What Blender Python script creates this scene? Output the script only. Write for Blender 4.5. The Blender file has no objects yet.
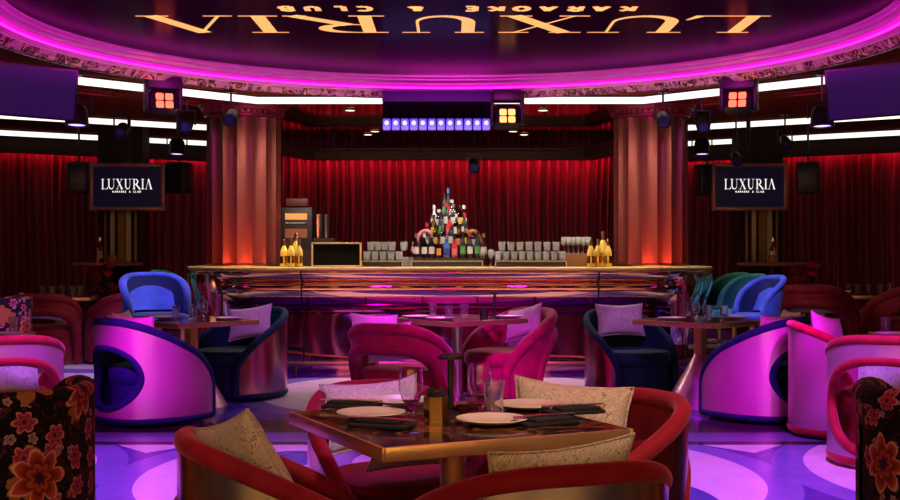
import bpy, bmesh, math, random
from mathutils import Vector, Matrix
random.seed(7)
SC = bpy.context.scene
COL = SC.collection
PI = math.pi
F = 1200.0; CH = 1.3
def R(a): return math.radians(a)
def P(px, py, d): return Vector(((px-450)*d/F, d, CH+(250-py)*d/F))
def sstep(a, b, x):
    t = max(0, min(1, (x-a)/(b-a))); return t*t*(3-2*t)

# ------------------------------------------------------------------ materials
def newmat(name):
    m = bpy.data.materials.new(name); m.use_nodes = True
    nt = m.node_tree; return m, nt, nt.nodes, nt.links, nt.nodes['Principled BSDF']
def sety(b, rough=.5, metal=0, spec=.5, sheen=0, trans=0, coat=0, ior=1.45):
    b.inputs['Roughness'].default_value = rough; b.inputs['Metallic'].default_value = metal
    b.inputs['Specular IOR Level'].default_value = spec; b.inputs['Sheen Weight'].default_value = sheen
    b.inputs['Transmission Weight'].default_value = trans; b.inputs['Coat Weight'].default_value = coat
    b.inputs['IOR'].default_value = ior
def c4(c): return (c[0], c[1], c[2], 1)
def coords(n, l, kind='Object', scale=(1,1,1)):
    tc = n.new('ShaderNodeTexCoord'); mp = n.new('ShaderNodeMapping'); mp.inputs['Scale'].default_value = scale
    l.new(tc.outputs[kind], mp.inputs['Vector']); return mp.outputs['Vector']
def add_bump(n, l, b, scale, strength, dist=.01, vec=None, detail=3):
    t = n.new('ShaderNodeTexNoise'); t.inputs['Scale'].default_value = scale; t.inputs['Detail'].default_value = detail
    if vec is not None: l.new(vec, t.inputs['Vector'])
    bp = n.new('ShaderNodeBump'); bp.inputs['Strength'].default_value = strength; bp.inputs['Distance'].default_value = dist
    l.new(t.outputs['Fac'], bp.inputs['Height']); l.new(bp.outputs['Normal'], b.inputs['Normal']); return bp
def plain(name, col, rough=.5, metal=0, spec=.5, sheen=0, bump=None, **k):
    m, nt, n, l, b = newmat(name); sety(b, rough, metal, spec, sheen, **k)
    b.inputs['Base Color'].default_value = c4(col)
    t = n.new('ShaderNodeTexNoise'); t.inputs['Scale'].default_value = 6
    l.new(coords(n, l), t.inputs['Vector'])
    mx = n.new('ShaderNodeMix'); mx.data_type = 'RGBA'
    mx.inputs[6].default_value = c4([c*.82 for c in col]); mx.inputs[7].default_value = c4([min(1, c*1.12) for c in col])
    l.new(t.outputs['Fac'], mx.inputs[0]); l.new(mx.outputs[2], b.inputs['Base Color'])
    if bump: add_bump(n, l, b, bump[0], bump[1], vec=coords(n, l, scale=bump[2] if len(bump) > 2 else (1,1,1)))
    return m
def emit(name, col, st):
    m, nt, n, l, b = newmat(name); sety(b, .4)
    b.inputs['Base Color'].default_value = c4([c*.5 for c in col])
    b.inputs['Emission Color'].default_value = c4(col); b.inputs['Emission Strength'].default_value = st
    return m
def velvet(name, col, sh, sw=.7):
    m, nt, n, l, b = newmat(name); sety(b, .75, 0, .25, sw)
    b.inputs['Sheen Roughness'].default_value = .35; b.inputs['Sheen Tint'].default_value = c4(sh)
    t = n.new('ShaderNodeTexNoise'); t.inputs['Scale'].default_value = 9; t.inputs['Detail'].default_value = 4
    l.new(coords(n, l), t.inputs['Vector'])
    r = n.new('ShaderNodeValToRGB'); r.color_ramp.elements[0].position = .3; r.color_ramp.elements[1].position = .75
    r.color_ramp.elements[0].color = c4([c*.75 for c in col]); r.color_ramp.elements[1].color = c4([min(1, c*1.3) for c in col])
    l.new(t.outputs['Fac'], r.inputs[0]); l.new(r.outputs[0], b.inputs['Base Color'])
    add_bump(n, l, b, 160, .15, .003, coords(n, l)); return m
def math_n(n, l, op, a, b=None, c=None):
    m = n.new('ShaderNodeMath'); m.operation = op
    for i, v in enumerate((a, b, c)):
        if v is None: continue
        if isinstance(v, (int, float)): m.inputs[i].default_value = v
        else: l.new(v, m.inputs[i])
    return m.outputs[0]
def mixc(n, l, fac, a, b):
    m = n.new('ShaderNodeMix'); m.data_type = 'RGBA'
    for i, v in ((0, fac), (6, a), (7, b)):
        if isinstance(v, (int, float)): m.inputs[i].default_value = v
        elif isinstance(v, tuple): m.inputs[i].default_value = c4(v)
        else: l.new(v, m.inputs[i])
    return m.outputs[2]

M = {}
M['red'] = velvet('crimson_velvet', (.27,.008,.025), (1,.3,.45))
M['magv'] = velvet('magenta_lit_red_velvet', (.36,.012,.08), (1,.4,.8))  # red velvet with the magenta light mixed into its colour
M['wine'] = velvet('wine_velvet', (.17,.005,.014), (.5,.12,.15))
M['blue'] = velvet('blue_velvet', (.003,.028,.06), (.05,.2,.4), .15)
M['teal'] = velvet('teal_velvet', (.003,.05,.055), (.05,.3,.35), .15)
M['green'] = velvet('green_velvet', (.01,.13,.09), (.5,.9,.75))
M['azure'] = velvet('azure_velvet', (.04,.09,.42), (.5,.5,1))
M['deep'] = velvet('shaded_blue_velvet', (.004,.012,.06), (.1,.15,.4))  # stool inner shell: blue velvet darkened to paint in the recess shade
M['sage'] = velvet('sage_velvet', (.05,.26,.2), (.6,1,.85))
M['black'] = plain('black_plastic', (.012,.012,.014), .45)
M['dark'] = plain('dark_metal', (.03,.03,.035), .35, .7)
M['napkin'] = plain('black_cloth', (.012,.014,.018), .85, bump=(60,.3))
M['matt'] = plain('matt_casing', (.004,.003,.006), .8, 0, .05)
M['steel'] = plain('brushed_steel', (.6,.58,.6), .28, 1)
M['plate'] = plain('white_porcelain', (.78,.72,.66), .25)
M['screen_off'] = None
M['tvframe'] = plain('tv_frame', (.35,.17,.13), .35, .3)
M['cork'] = plain('wood_brown', (.22,.09,.04), .4)
M['bronze'] = plain('bronze', (.35,.2,.09), .3, 1)
M['gold'] = plain('gold_metal', (.95,.62,.2), .18, 1)
M['topgold'] = plain('satin_gold', (1,.76,.32), .3, .4)
M['goldfoil'] = plain('gold_bottle', (.95,.66,.14), .3, .3)
M['ochre'] = plain('ochre_wall', (.5,.36,.16), .5, bump=(2,.4,(4,1,.3)))
M['wall'] = plain('dark_wall', (.02,.008,.012), .6)
M['copperwood'] = None
M['glass'] = None
M['napkin'].name
def brushed(name, col, rough, wav, metal=1):
    m, nt, n, l, b = newmat(name); sety(b, rough, metal)
    b.inputs['Base Color'].default_value = c4(col)
    t = n.new('ShaderNodeTexNoise'); t.inputs['Scale'].default_value = 3.2; t.inputs['Detail'].default_value = 2
    l.new(coords(n, l, scale=(1,1,.5)), t.inputs['Vector'])
    rr = n.new('ShaderNodeMapRange'); rr.inputs[3].default_value = rough*.7; rr.inputs[4].default_value = rough*1.4
    l.new(t.outputs['Fac'], rr.inputs[0]); l.new(rr.outputs[0], b.inputs['Roughness'])
    bp = n.new('ShaderNodeBump'); bp.inputs['Strength'].default_value = wav; bp.inputs['Distance'].default_value = .02
    l.new(t.outputs['Fac'], bp.inputs['Height']); l.new(bp.outputs['Normal'], b.inputs['Normal']); return m
M['brass'] = brushed('brass_sheet', (.7,.56,.28), .2, .35)
M['chrome'] = brushed('champagne_sheet', (.66,.38,.52), .32, .9, .65)
M['coppersheet'] = brushed('copper_sheet', (.75,.42,.34), .2, .6)
M['edge'] = brushed('brass_edge', (.9,.6,.28), .3, .0, .85)
def glassmat(name, col=(1,1,1), rough=.02):
    m, nt, n, l, b = newmat(name); sety(b, rough, 0, .5, trans=1, ior=1.4); b.inputs['Base Color'].default_value = c4(col); return m
M['glass'] = glassmat('clear_glass'); M['bglass'] = glassmat('blue_glass', (.15,.5,.8)); M['amber'] = glassmat('amber_glass', (.8,.4,.08))
M['tab_glass'] = glassmat('tumbler_glass', (1,1,1), .05); M['tab_glass'].node_tree.nodes['Principled BSDF'].inputs['Transmission Weight'].default_value = .95
M['bar_glass'] = glassmat('bar_glass', (1,1,1), .1); M['bar_glass'].node_tree.nodes['Principled BSDF'].inputs['Transmission Weight'].default_value = .78
M['clearb'] = glassmat('pale_glass', (.8,.85,.9), .08)

def curtain_mat():
    m, nt, n, l, b = newmat('red_velvet_curtain'); sety(b, .5, 0, .3, .05)
    b.inputs['Sheen Tint'].default_value = (1,.3,.3,1)
    t = n.new('ShaderNodeTexNoise'); t.inputs['Scale'].default_value = 4; l.new(coords(n, l, scale=(6,6,.4)), t.inputs['Vector'])
    l.new(mixc(n, l, t.outputs['Fac'], (.09,.008,.016), (.25,.028,.05)), b.inputs['Base Color']); return m
M['curtain'] = curtain_mat()

def bar_mat(name, col, rough, st, sc=(.35,.35,1.6)):
    m, nt, n, l, b = newmat(name); sety(b, rough, 1)
    b.inputs['Base Color'].default_value = c4(col)
    add_bump(n, l, b, 2.2, st, .05, coords(n, l, scale=sc), 0); return m
M['barmetal'] = bar_mat('polished_copper_bronze', (.9,.56,.36), .05, .6, (.4,.4,.15))
M['barlow'] = bar_mat('polished_bar_panel', (.5,.12,.36), .07, .7, (.7,.7,1))  # copper panel with the reflected magenta glow put into its base colour
M['barside'] = bar_mat('rippled_metal', (.85,.6,.75), .1, 1, (3,3,1.2))

def marble():
    m, nt, n, l, b = newmat('dark_marble'); sety(b, .1, 0, .6)
    v = coords(n, l)
    w = n.new('ShaderNodeTexNoise'); w.inputs['Scale'].default_value = 4.5; w.inputs['Detail'].default_value = 7; w.inputs['Distortion'].default_value = 1.6
    l.new(v, w.inputs['Vector'])
    r = n.new('ShaderNodeValToRGB'); cr = r.color_ramp
    cr.elements[0].position = .36; cr.elements[0].color = (.008,.004,.004,1)
    cr.elements[1].position = .8; cr.elements[1].color = (.45,.3,.18,1)
    for p, c in ((.46,(.02,.007,.006)),(.5,(.4,.15,.06)),(.52,(.03,.01,.008)),(.59,(.015,.006,.005)),(.61,(.3,.12,.06)),(.635,(.02,.008,.006))):
        e = cr.elements.new(p); e.color = c4(c)
    l.new(w.outputs['Fac'], r.inputs[0]); l.new(r.outputs[0], b.inputs['Base Color']); return m
M['marble'] = marble()

def brocade(name, c0, c1, c2):
    m, nt, n, l, b = newmat(name); sety(b, .7, 0, .35, .3)
    v = coords(n, l)
    w = n.new('ShaderNodeTexNoise'); w.inputs['Scale'].default_value = 17; w.inputs['Detail'].default_value = 2.5; w.inputs['Distortion'].default_value = 2.4
    l.new(v, w.inputs['Vector'])
    r = n.new('ShaderNodeValToRGB'); cr = r.color_ramp
    cr.elements[0].position = .38; cr.elements[0].color = c4(c0); cr.elements[1].position = .7; cr.elements[1].color = c4(c1)
    for p, c in ((.47,c1),(.5,c2),(.53,c1),(.58,c0)): e = cr.elements.new(p); e.color = c4(c)
    l.new(w.outputs['Fac'], r.inputs[0]); l.new(r.outputs[0], b.inputs['Base Color'])
    bp = n.new('ShaderNodeBump'); bp.inputs['Strength'].default_value = .4; bp.inputs['Distance'].default_value = .004
    l.new(w.outputs['Fac'], bp.inputs['Height']); l.new(bp.outputs['Normal'], b.inputs['Normal']); return m
M['cush'] = brocade('beige_brocade', (.48,.40,.34), (.74,.64,.56), (.14,.09,.07))
M['cush2'] = brocade('silver_brocade', (.6,.54,.58), (.86,.8,.82), (.3,.24,.28))

def floral():
    m, nt, n, l, b = newmat('floral_tapestry'); sety(b, .85, 0, .1, .03)
    uv0 = coords(n, l, 'UV')
    wn = n.new('ShaderNodeTexNoise'); wn.inputs['Scale'].default_value = 14; wn.inputs['Detail'].default_value = 3; l.new(uv0, wn.inputs['Vector'])
    vm = n.new('ShaderNodeVectorMath'); vm.operation = 'MULTIPLY_ADD'; vm.inputs[1].default_value = (.035,.035,0); l.new(wn.outputs['Color'], vm.inputs[0]); l.new(uv0, vm.inputs[2]); uv = vm.outputs[0]
    def layer(scale, off, petals, r0, col_a, col_b, base, keep):
        mp = n.new('ShaderNodeMapping'); mp.inputs['Scale'].default_value = (scale,)*3; mp.inputs['Location'].default_value = off
        l.new(uv, mp.inputs['Vector'])
        vo = n.new('ShaderNodeTexVoronoi'); vo.voronoi_dimensions = '2D'; vo.inputs['Scale'].default_value = 1; vo.inputs['Randomness'].default_value = .7
        l.new(mp.outputs[0], vo.inputs['Vector'])
        sb = n.new('ShaderNodeVectorMath'); sb.operation = 'SUBTRACT'; l.new(mp.outputs[0], sb.inputs[0]); l.new(vo.outputs['Position'], sb.inputs[1])
        sp = n.new('ShaderNodeSeparateXYZ'); l.new(sb.outputs[0], sp.inputs[0])
        ang = math_n(n, l, 'ARCTAN2', sp.outputs['Y'], sp.outputs['X'])
        cs = math_n(n, l, 'ABSOLUTE', math_n(n, l, 'COSINE', math_n(n, l, 'MULTIPLY', ang, petals/2)))
        rad = math_n(n, l, 'MULTIPLY_ADD', cs, r0*.4, r0*.6)
        q = math_n(n, l, 'DIVIDE', vo.outputs['Distance'], rad)
        sc = n.new('ShaderNodeSeparateColor'); l.new(vo.outputs['Color'], sc.inputs[0])
        inside = math_n(n, l, 'LESS_THAN', q, 1.0)
        on = math_n(n, l, 'MULTIPLY', inside, math_n(n, l, 'LESS_THAN', sc.outputs[0], keep))
        ring = n.new('ShaderNodeValToRGB'); cr = ring.color_ramp
        cr.elements[0].position = 0; cr.elements[0].color = (.02,.01,.04,1); cr.elements[1].position = 1; cr.elements[1].color = c4(col_b)
        for p, c in ((.16,(.02,.01,.04)),(.2,col_b),(.42,col_a),(.47,[x*.3 for x in col_a]),(.53,col_b),(.84,col_a),(.9,(.7,.35,.25))):
            e = cr.elements.new(p); e.color = c4(c)
        l.new(q, ring.inputs[0])
        hue = mixc(n, l, math_n(n, l, 'GREATER_THAN', sc.outputs[1], .78), ring.outputs[0], (.3,.12,.03))
        return mixc(n, l, on, base, hue)
    nz = n.new('ShaderNodeTexNoise'); nz.inputs['Scale'].default_value = 22; nz.inputs['Detail'].default_value = 3; nz.inputs['Distortion'].default_value = 1.5; l.new(uv, nz.inputs['Vector'])
    r = n.new('ShaderNodeValToRGB'); cr = r.color_ramp
    cr.elements[0].position = .55; cr.elements[0].color = (.006,.005,.007,1); cr.elements[1].position = .75; cr.elements[1].color = (.03,.02,.05,1)
    e = cr.elements.new(.6); e.color = (.1,.02,.03,1); e = cr.elements.new(.64); e.color = (.008,.006,.008,1)
    l.new(nz.outputs['Fac'], r.inputs[0])
    c = layer(19, (3,1,0), 5, .3, (.35,.28,.3), (.18,.1,.15), r.outputs[0], .35)
    c = layer(9.5, (1.3,5,0), 6, .38, (.45,.05,.1), (.2,.02,.08), c, .55)
    c = layer(4.6, (.65,.2,0), 7, .45, (.42,.06,.035), (.14,.015,.015), c, .75)
    l.new(c, b.inputs['Base Color']); return m
M['floral'] = floral()

def column_mat():
    m, nt, n, l, b = newmat('lacquered_copper_wood'); sety(b, .38, .4, .5)
    t = n.new('ShaderNodeTexNoise'); t.inputs['Scale'].default_value = 5; t.inputs['Detail'].default_value = 5; l.new(coords(n, l, scale=(4,4,.5)), t.inputs['Vector'])
    l.new(mixc(n, l, t.outputs['Fac'], (.11,.022,.02), (.2,.042,.03)), b.inputs['Base Color']); return m
M['column'] = column_mat()

def ceil_mat():
    m, nt, n, l, b = newmat('glossy_brown_ceiling'); sety(b, .08, 0, .9)
    v = coords(n, l)
    br = n.new('ShaderNodeTexBrick'); br.offset = 0; br.inputs['Scale'].default_value = 1
    br.inputs['Brick Width'].default_value = .6; br.inputs['Row Height'].default_value = .6; br.inputs['Mortar Size'].default_value = .006
    br.inputs['Color1'].default_value = (.42,.3,.26,1); br.inputs['Color2'].default_value = (.48,.34,.3,1); br.inputs['Mortar'].default_value = (.9,.5,.25,1)
    l.new(v, br.inputs['Vector']); l.new(br.outputs['Color'], b.inputs['Base Color'])
    sety(b, .07, 1, .9)
    return m
M['ceil'] = ceil_mat()
def ceilside_mat():
    m, nt, n, l, b = newmat('walnut_ceiling'); sety(b, .5, 0, .0)
    t = n.new('ShaderNodeTexNoise'); t.inputs['Scale'].default_value = 3; t.inputs['Detail'].default_value = 4; l.new(coords(n, l, scale=(.6,5,1)), t.inputs['Vector'])
    l.new(mixc(n, l, t.outputs['Fac'], (.09,.024,.014), (.3,.08,.045)), b.inputs['Base Color']); return m
M['walnut'] = ceilside_mat()
M['disc'] = plain('black_gloss_film', (.006,.004,.008), .2, 0, .012)
M['ringm'] = plain('pearl_moulding', (.7,.42,.6), .25, .3)
def lace_mat():
    m, nt, n, l, b = newmat('carved_frieze'); sety(b, .25, .6, .6)
    vo = n.new('ShaderNodeTexNoise'); vo.inputs['Scale'].default_value = 9; vo.inputs['Detail'].default_value = 2; vo.inputs['Distortion'].default_value = 1; l.new(coords(n, l), vo.inputs['Vector'])
    r = n.new('ShaderNodeValToRGB'); cr = r.color_ramp; cr.interpolation = 'CONSTANT'
    cr.elements[0].color = (.62,.36,.45,1); cr.elements[1].position = .5; cr.elements[1].color = (.05,.01,.03,1)
    e = cr.elements.new(.56); e.color = (.75,.5,.35,1); e = cr.elements.new(.6); e.color = (.08,.02,.05,1)
    l.new(vo.outputs['Fac'], r.inputs[0]); l.new(r.outputs[0], b.inputs['Base Color'])
    bp = n.new('ShaderNodeBump'); bp.inputs['Strength'].default_value = 1; bp.inputs['Distance'].default_value = .03
    l.new(vo.outputs['Fac'], bp.inputs['Height']); l.new(bp.outputs['Normal'], b.inputs['Normal']); return m
M['lace'] = lace_mat()
M['white_led'] = emit('white_led', (1,.93,.82), 1.35)
M['ring_glow'] = emit('magenta_ring_glow', (1,.01,.7), .42)
M['pink_led'] = emit('pink_led', (1,.02,.72), 3)
M['red_led'] = emit('red_led', (1,.1,.05), 3.5)
M['warm_led'] = emit('warm_led', (1,.36,.11), 2.5)
M['violet_led'] = emit('violet_led', (.45,.3,1), 3)
M['cell_led'] = emit('cell_led', (.16,.09,.85), 1)
M['cell_core'] = emit('cell_core', (.7,.62,1), 1.3)
M['down_led'] = emit('down_led', (1,.7,.5), 2.5)
M['glow_win'] = emit('lit_window', (.9,.4,.1), .55)
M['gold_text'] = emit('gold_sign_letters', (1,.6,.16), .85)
M['white_text'] = emit('screen_text', (.95,.9,.85), 1.0)
M['navy'] = emit('screen_navy', (.0015,.002,.014), .6)
M['screen_off'] = emit('purple_glow_screen', (.013,.0005,.055), 1)  # purple light on the blank screens, put in as emission
M['cyan_led'] = emit('pale_blue_glow', (.35,.6,1), 1.0)

def floor_mat():
    m, nt, n, l, b = newmat('inlaid_marble_floor'); sety(b, .22, 0, .3)
    tc = n.new('ShaderNodeTexCoord'); sp = n.new('ShaderNodeSeparateXYZ'); l.new(tc.outputs['Object'], sp.inputs[0])
    X, Y = sp.outputs['X'], sp.outputs['Y']
    def dist(cx, cy, sx=1):
        dx = math_n(n, l, 'MULTIPLY', math_n(n, l, 'SUBTRACT', X, cx), sx); dy = math_n(n, l, 'SUBTRACT', Y, cy)
        return math_n(n, l, 'SQRT', math_n(n, l, 'ADD', math_n(n, l, 'MULTIPLY', dx, dx), math_n(n, l, 'MULTIPLY', dy, dy)))
    t = n.new('ShaderNodeTexNoise'); t.inputs['Scale'].default_value = 5; t.inputs['Detail'].default_value = 6; l.new(tc.outputs['Object'], t.inputs['Vector'])
    WH = mixc(n, l, t.outputs['Fac'], (.62,.55,.6), (.9,.8,.86))
    PU = mixc(n, l, t.outputs['Fac'], (.04,.035,.26), (.1,.08,.42))
    MD = mixc(n, l, t.outputs['Fac'], (.14,.11,.42), (.26,.2,.6))
    DK = (.03,.02,.045)
    col = mixc(n, l, 1.0, DK, PU)
    # rows further back: big pale arcs on dark stone
    for cx, cy in ((0,10.95),(-3.9,10.95),(3.9,10.95),(0,14.85),(-3.9,14.85),(3.9,14.85)):
        d = dist(cx, cy)
        col = mixc(n, l, math_n(n, l, 'LESS_THAN', d, 1.95), col, MD)
        col = mixc(n, l, math_n(n, l, 'LESS_THAN', d, 1.72), col, WH)
        col = mixc(n, l, math_n(n, l, 'LESS_THAN', d, 1.2), col, PU)
    # straight border across the room
    col = mixc(n, l, math_n(n, l, 'LESS_THAN', math_n(n, l, 'ABSOLUTE', math_n(n, l, 'SUBTRACT', Y, 8.85)), .35), col, DK)
    col = mixc(n, l, math_n(n, l, 'LESS_THAN', math_n(n, l, 'ABSOLUTE', math_n(n, l, 'SUBTRACT', Y, 8.35)), .2), col, MD)
    col = mixc(n, l, math_n(n, l, 'LESS_THAN', math_n(n, l, 'ABSOLUTE', math_n(n, l, 'SUBTRACT', Y, 8.08)), .07), col, DK)
    front = math_n(n, l, 'LESS_THAN', Y, 8.01)
    base = mixc(n, l, 0.0, PU, PU)
    # small light diamonds in the spandrels
    for cx in (-1.95, 1.95):
        ax = math_n(n, l, 'MULTIPLY', math_n(n, l, 'ABSOLUTE', math_n(n, l, 'SUBTRACT', X, cx)), 1.2)
        ay = math_n(n, l, 'SUBTRACT', 7.95, Y)
        tri = math_n(n, l, 'LESS_THAN', math_n(n, l, 'ADD', ax, ay), .26)
        base = mixc(n, l, tri, base, WH)
    for cx, cy in ((-3.9,6.95),(3.9,6.95),(0,6.95),(0,3.05),(-3.9,3.05),(3.9,3.05)):
        d = dist(cx, cy)
        base = mixc(n, l, math_n(n, l, 'LESS_THAN', d, 1.97), base, MD)
        inner = math_n(n, l, 'LESS_THAN', d, 1.78)
        base = mixc(n, l, inner, base, WH)
        s = -1 if cx > 0 else 1
        for ex, ey, rr in ((.3,-.75,1.1),(-.3,-.75,1.1)):
            e = dist(cx+ex, cy+ey)
            base = mixc(n, l, math_n(n, l, 'LESS_THAN', e, rr), base, PU)
        for ex, ey in ((.98,.55),(-.98,.55),(0,-.9)):
            e = dist(cx+ex, cy+ey)
            base = mixc(n, l, math_n(n, l, 'LESS_THAN', e, .5), base, WH)
            base = mixc(n, l, math_n(n, l, 'LESS_THAN', e, .27), base, PU)
        e = dist(cx, cy+.45, 1.0)
        base = mixc(n, l, math_n(n, l, 'LESS_THAN', e, .8), base, MD)
        base = mixc(n, l, math_n(n, l, 'LESS_THAN', e, .6), base, WH)
    col = mixc(n, l, front, col, base)
    l.new(col, b.inputs['Base Color'])
    add_bump(n, l, b, 3, .03, .01, tc.outputs['Object']); return m
M['floor'] = floor_mat()

# ------------------------------------------------------------------ mesh builder
class MB:
    def __init__(s): s.v = []; s.f = []; s.uv = {}
    def add(s, vs, fs):
        o = len(s.v); s.v += [Vector(v) for v in vs]; s.f += [tuple(i+o for i in f) for f in fs]
    def bm(s, bm, mat=None):
        bm.verts.index_update()
        vs = [(mat @ v.co if mat else v.co.copy()) for v in bm.verts]
        s.add(vs, [[v.index for v in f.verts] for f in bm.faces]); bm.free()
    def box(s, c, size, rot=0, bev=.0, mat=None, seg=2):
        bm = bmesh.new(); bmesh.ops.create_cube(bm, size=1)
        bmesh.ops.scale(bm, vec=size, verts=bm.verts)
        if bev: bmesh.ops.bevel(bm, geom=list(bm.edges), offset=bev, segments=seg, affect='EDGES', profile=.5)
        T = Matrix.Translation(c) @ Matrix.Rotation(rot, 4, 'Z')
        if mat is not None: T = mat @ T
        s.bm(bm, T); return s
    def lathe(s, prof, n=24, c=(0,0,0), mat=None, flute=None):
        vs = []; fs = []; m = len(prof)
        for i in range(n):
            a = 2*PI*i/n
            for r, z in prof:
                rr = r*(flute(a, z) if flute else 1)
                vs.append(Vector((c[0]+rr*math.cos(a), c[1]+rr*math.sin(a), c[2]+z)))
        for i in range(n):
            j = (i+1) % n
            for k in range(m-1): fs.append((i*m+k, j*m+k, j*m+k+1, i*m+k+1))
        if mat is not None: vs = [mat @ v for v in vs]
        s.add(vs, fs); return s
    def tube(s, pts, r, n=10, closed=False, cap=True):
        pts = [Vector(p) for p in pts]; N = len(pts)
        rs = r if isinstance(r, (list, tuple)) else [r]*N
        tang = []
        for i in range(N):
            a = pts[(i-1) % N] if closed or i > 0 else pts[0]; b = pts[(i+1) % N] if closed or i < N-1 else pts[-1]
            t = (b-a); tang.append(t.normalized() if t.length > 1e-9 else Vector((0,0,1)))
        up = Vector((0,0,1)) if abs(tang[0].z) < .9 else Vector((1,0,0))
        nrm = (up - tang[0]*up.dot(tang[0])).normalized(); vs = []; fs = []
        for i in range(N):
            nrm = (nrm - tang[i]*nrm.dot(tang[i])).normalized(); bi = tang[i].cross(nrm)
            for k in range(n):
                a = 2*PI*k/n; vs.append(pts[i] + (nrm*math.cos(a)+bi*math.sin(a))*rs[i])
        for i in range(N if closed else N-1):
            j = (i+1) % N
            for k in range(n):
                k2 = (k+1) % n; fs.append((i*n+k, i*n+k2, j*n+k2, j*n+k))
        if cap and not closed: fs += [tuple(range(n-1,-1,-1)), tuple((N-1)*n+k for k in range(n))]
        s.add(vs, fs); return s
    def grid(s, fn, nu, nv, closed_u=False, skip=None, uvf=None):
        o = len(s.v); W = nu if closed_u else nu+1
        for j in range(nv+1):
            for i in range(W): s.v.append(Vector(fn(i/nu, j/nv)))
        for j in range(nv):
            for i in range(nu):
                if skip and skip((i+.5)/nu, (j+.5)/nv): continue
                i2 = (i+1) % W
                s.f.append((o+j*W+i, o+j*W+i2, o+(j+1)*W+i2, o+(j+1)*W+i))
        if uvf:
            for j in range(nv+1):
                for i in range(W): s.uv[o+j*W+i] = uvf(i/nu, j/nv)
        return s
    def sweep(s, path, prof, closed_prof=True):
        N = len(path); vs = []; fs = []; m = len(prof)
        for i, p in enumerate(path):
            p = Vector(p); a = Vector(path[max(0,i-1)]); b = Vector(path[min(N-1,i+1)])
            d0 = (p-a).normalized() if i > 0 else (b-p).normalized(); d1 = (b-p).normalized() if i < N-1 else d0
            n0 = Vector((d0.y,-d0.x)); n1 = Vector((d1.y,-d1.x)); nn = (n0+n1).normalized(); nn = nn/max(.3, nn.dot(n0))
            for o, z in prof: vs.append((p.x+nn.x*o, p.y+nn.y*o, z))
        for i in range(N-1):
            for k in range(m if closed_prof else m-1):
                k2 = (k+1) % m; fs.append((i*m+k, i*m+k2, (i+1)*m+k2, (i+1)*m+k))
        if closed_prof: fs += [tuple(range(m)), tuple((N-1)*m+k for k in range(m-1,-1,-1))]
        s.add(vs, fs); return s
    def build(s, name, mat, parent=None, smooth=True, loc=None, rotz=0, ang=35):
        me = bpy.data.meshes.new(name); me.from_pydata(s.v, [], s.f)
        if s.uv:
            ul = me.uv_layers.new(name='UV')
            for lp in me.loops:
                if lp.vertex_index in s.uv: ul.data[lp.index].uv = s.uv[lp.vertex_index]
        bm = bmesh.new(); bm.from_mesh(me); bmesh.ops.recalc_face_normals(bm, faces=bm.faces); 
        if smooth:
            for f in bm.faces: f.smooth = True
            for e in bm.edges:
                if len(e.link_faces) == 2 and e.calc_face_angle(0) > R(ang): e.smooth = False
        bm.to_mesh(me); bm.free()
        o = bpy.data.objects.new(name, me); me.materials.append(mat); COL.objects.link(o)
        if parent: o.parent = parent
        if loc is not None: o.location = loc
        o.rotation_euler.z = rotz
        return o
def tag(o, label=None, cat=None, group=None, kind=None):
    for k, v in (('label',label),('category',cat),('group',group),('kind',kind)):
        if v: o[k] = v
    return o
def thing(name, label, cat, loc=(0,0,0), rotz=0, group=None):
    o = bpy.data.objects.new(name, None); COL.objects.link(o); o.location = loc; o.rotation_euler.z = rotz; o.empty_display_size = .1
    return tag(o, label, cat, group)
def copy_tree(o, parent=None):
    c = o.copy(); COL.objects.link(c); c.parent = parent
    for ch in list(o.children): copy_tree(ch, c)
    return c
class Proto:
    def __init__(s, root): s.root = root; s.used = False
    def put(s, loc, rotz=0, label=None, group=None, scale=None):
        o = copy_tree(s.root) if s.used else s.root
        s.used = True
        o.location = loc; o.rotation_euler.z = rotz
        if scale: o.scale = (scale,)*3
        if label: o['label'] = label
        if group: o['group'] = group
        elif 'group' in o: del o['group']
        return o
def struct(name, mb, mat, **k): return tag(mb.build(name, mat, **k), kind='structure')

# ------------------------------------------------------------------ the room
CZ = 3.05; RC = Vector((0, 9.75)); RR = 3.5
mb = MB(); mb.box((0,9,-.05), (20,26,.1)); struct('floor', mb, M['floor'], smooth=False)
# main ceiling: annular sheet around the round opening
def annulus_sheet(mb, z, r, x0, x1, y0, y1, n=96):
    inner = []; outer = []
    for i in range(n):
        a = 2*PI*i/n; c, s_ = math.cos(a), math.sin(a)
        inner.append((RC.x+r*c, RC.y+r*s_, z))
        t = min(((x1 if c > 0 else x0)-RC.x)/c if abs(c) > 1e-6 else 1e9, ((y1 if s_ > 0 else y0)-RC.y)/s_ if abs(s_) > 1e-6 else 1e9)
        outer.append((RC.x+t*c, RC.y+t*s_, z))
    mb.add(inner+outer, [(i, (i+1)%n, n+(i+1)%n, n+i) for i in range(n)])
mb = MB(); annulus_sheet(mb, CZ, 3.7, -10, 10, -4, 13.85)
o = struct('ceiling', mb, M['walnut'], smooth=False)
mb = MB(); mb.add([(-2.9,13.85,CZ),(2.9,13.85,CZ),(2.9,22,CZ),(-2.9,22,CZ)], [(0,1,2,3)])
struct('ceiling', mb, M['ceil'], smooth=False)
mb = MB()
for s in (-1,1): mb.add([(s*2.9,13.85,CZ),(s*10,13.85,CZ),(s*10,22,CZ),(s*2.9,22,CZ)], [(0,1,2,3)])
struct('ceiling', mb, M['walnut'], smooth=False)
mb = MB(); mb.lathe([(0,3.22),(RR+.02,3.22)], 96, (RC.x,RC.y,0)); struct('ceiling', mb, M['disc'], smooth=False)
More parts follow.
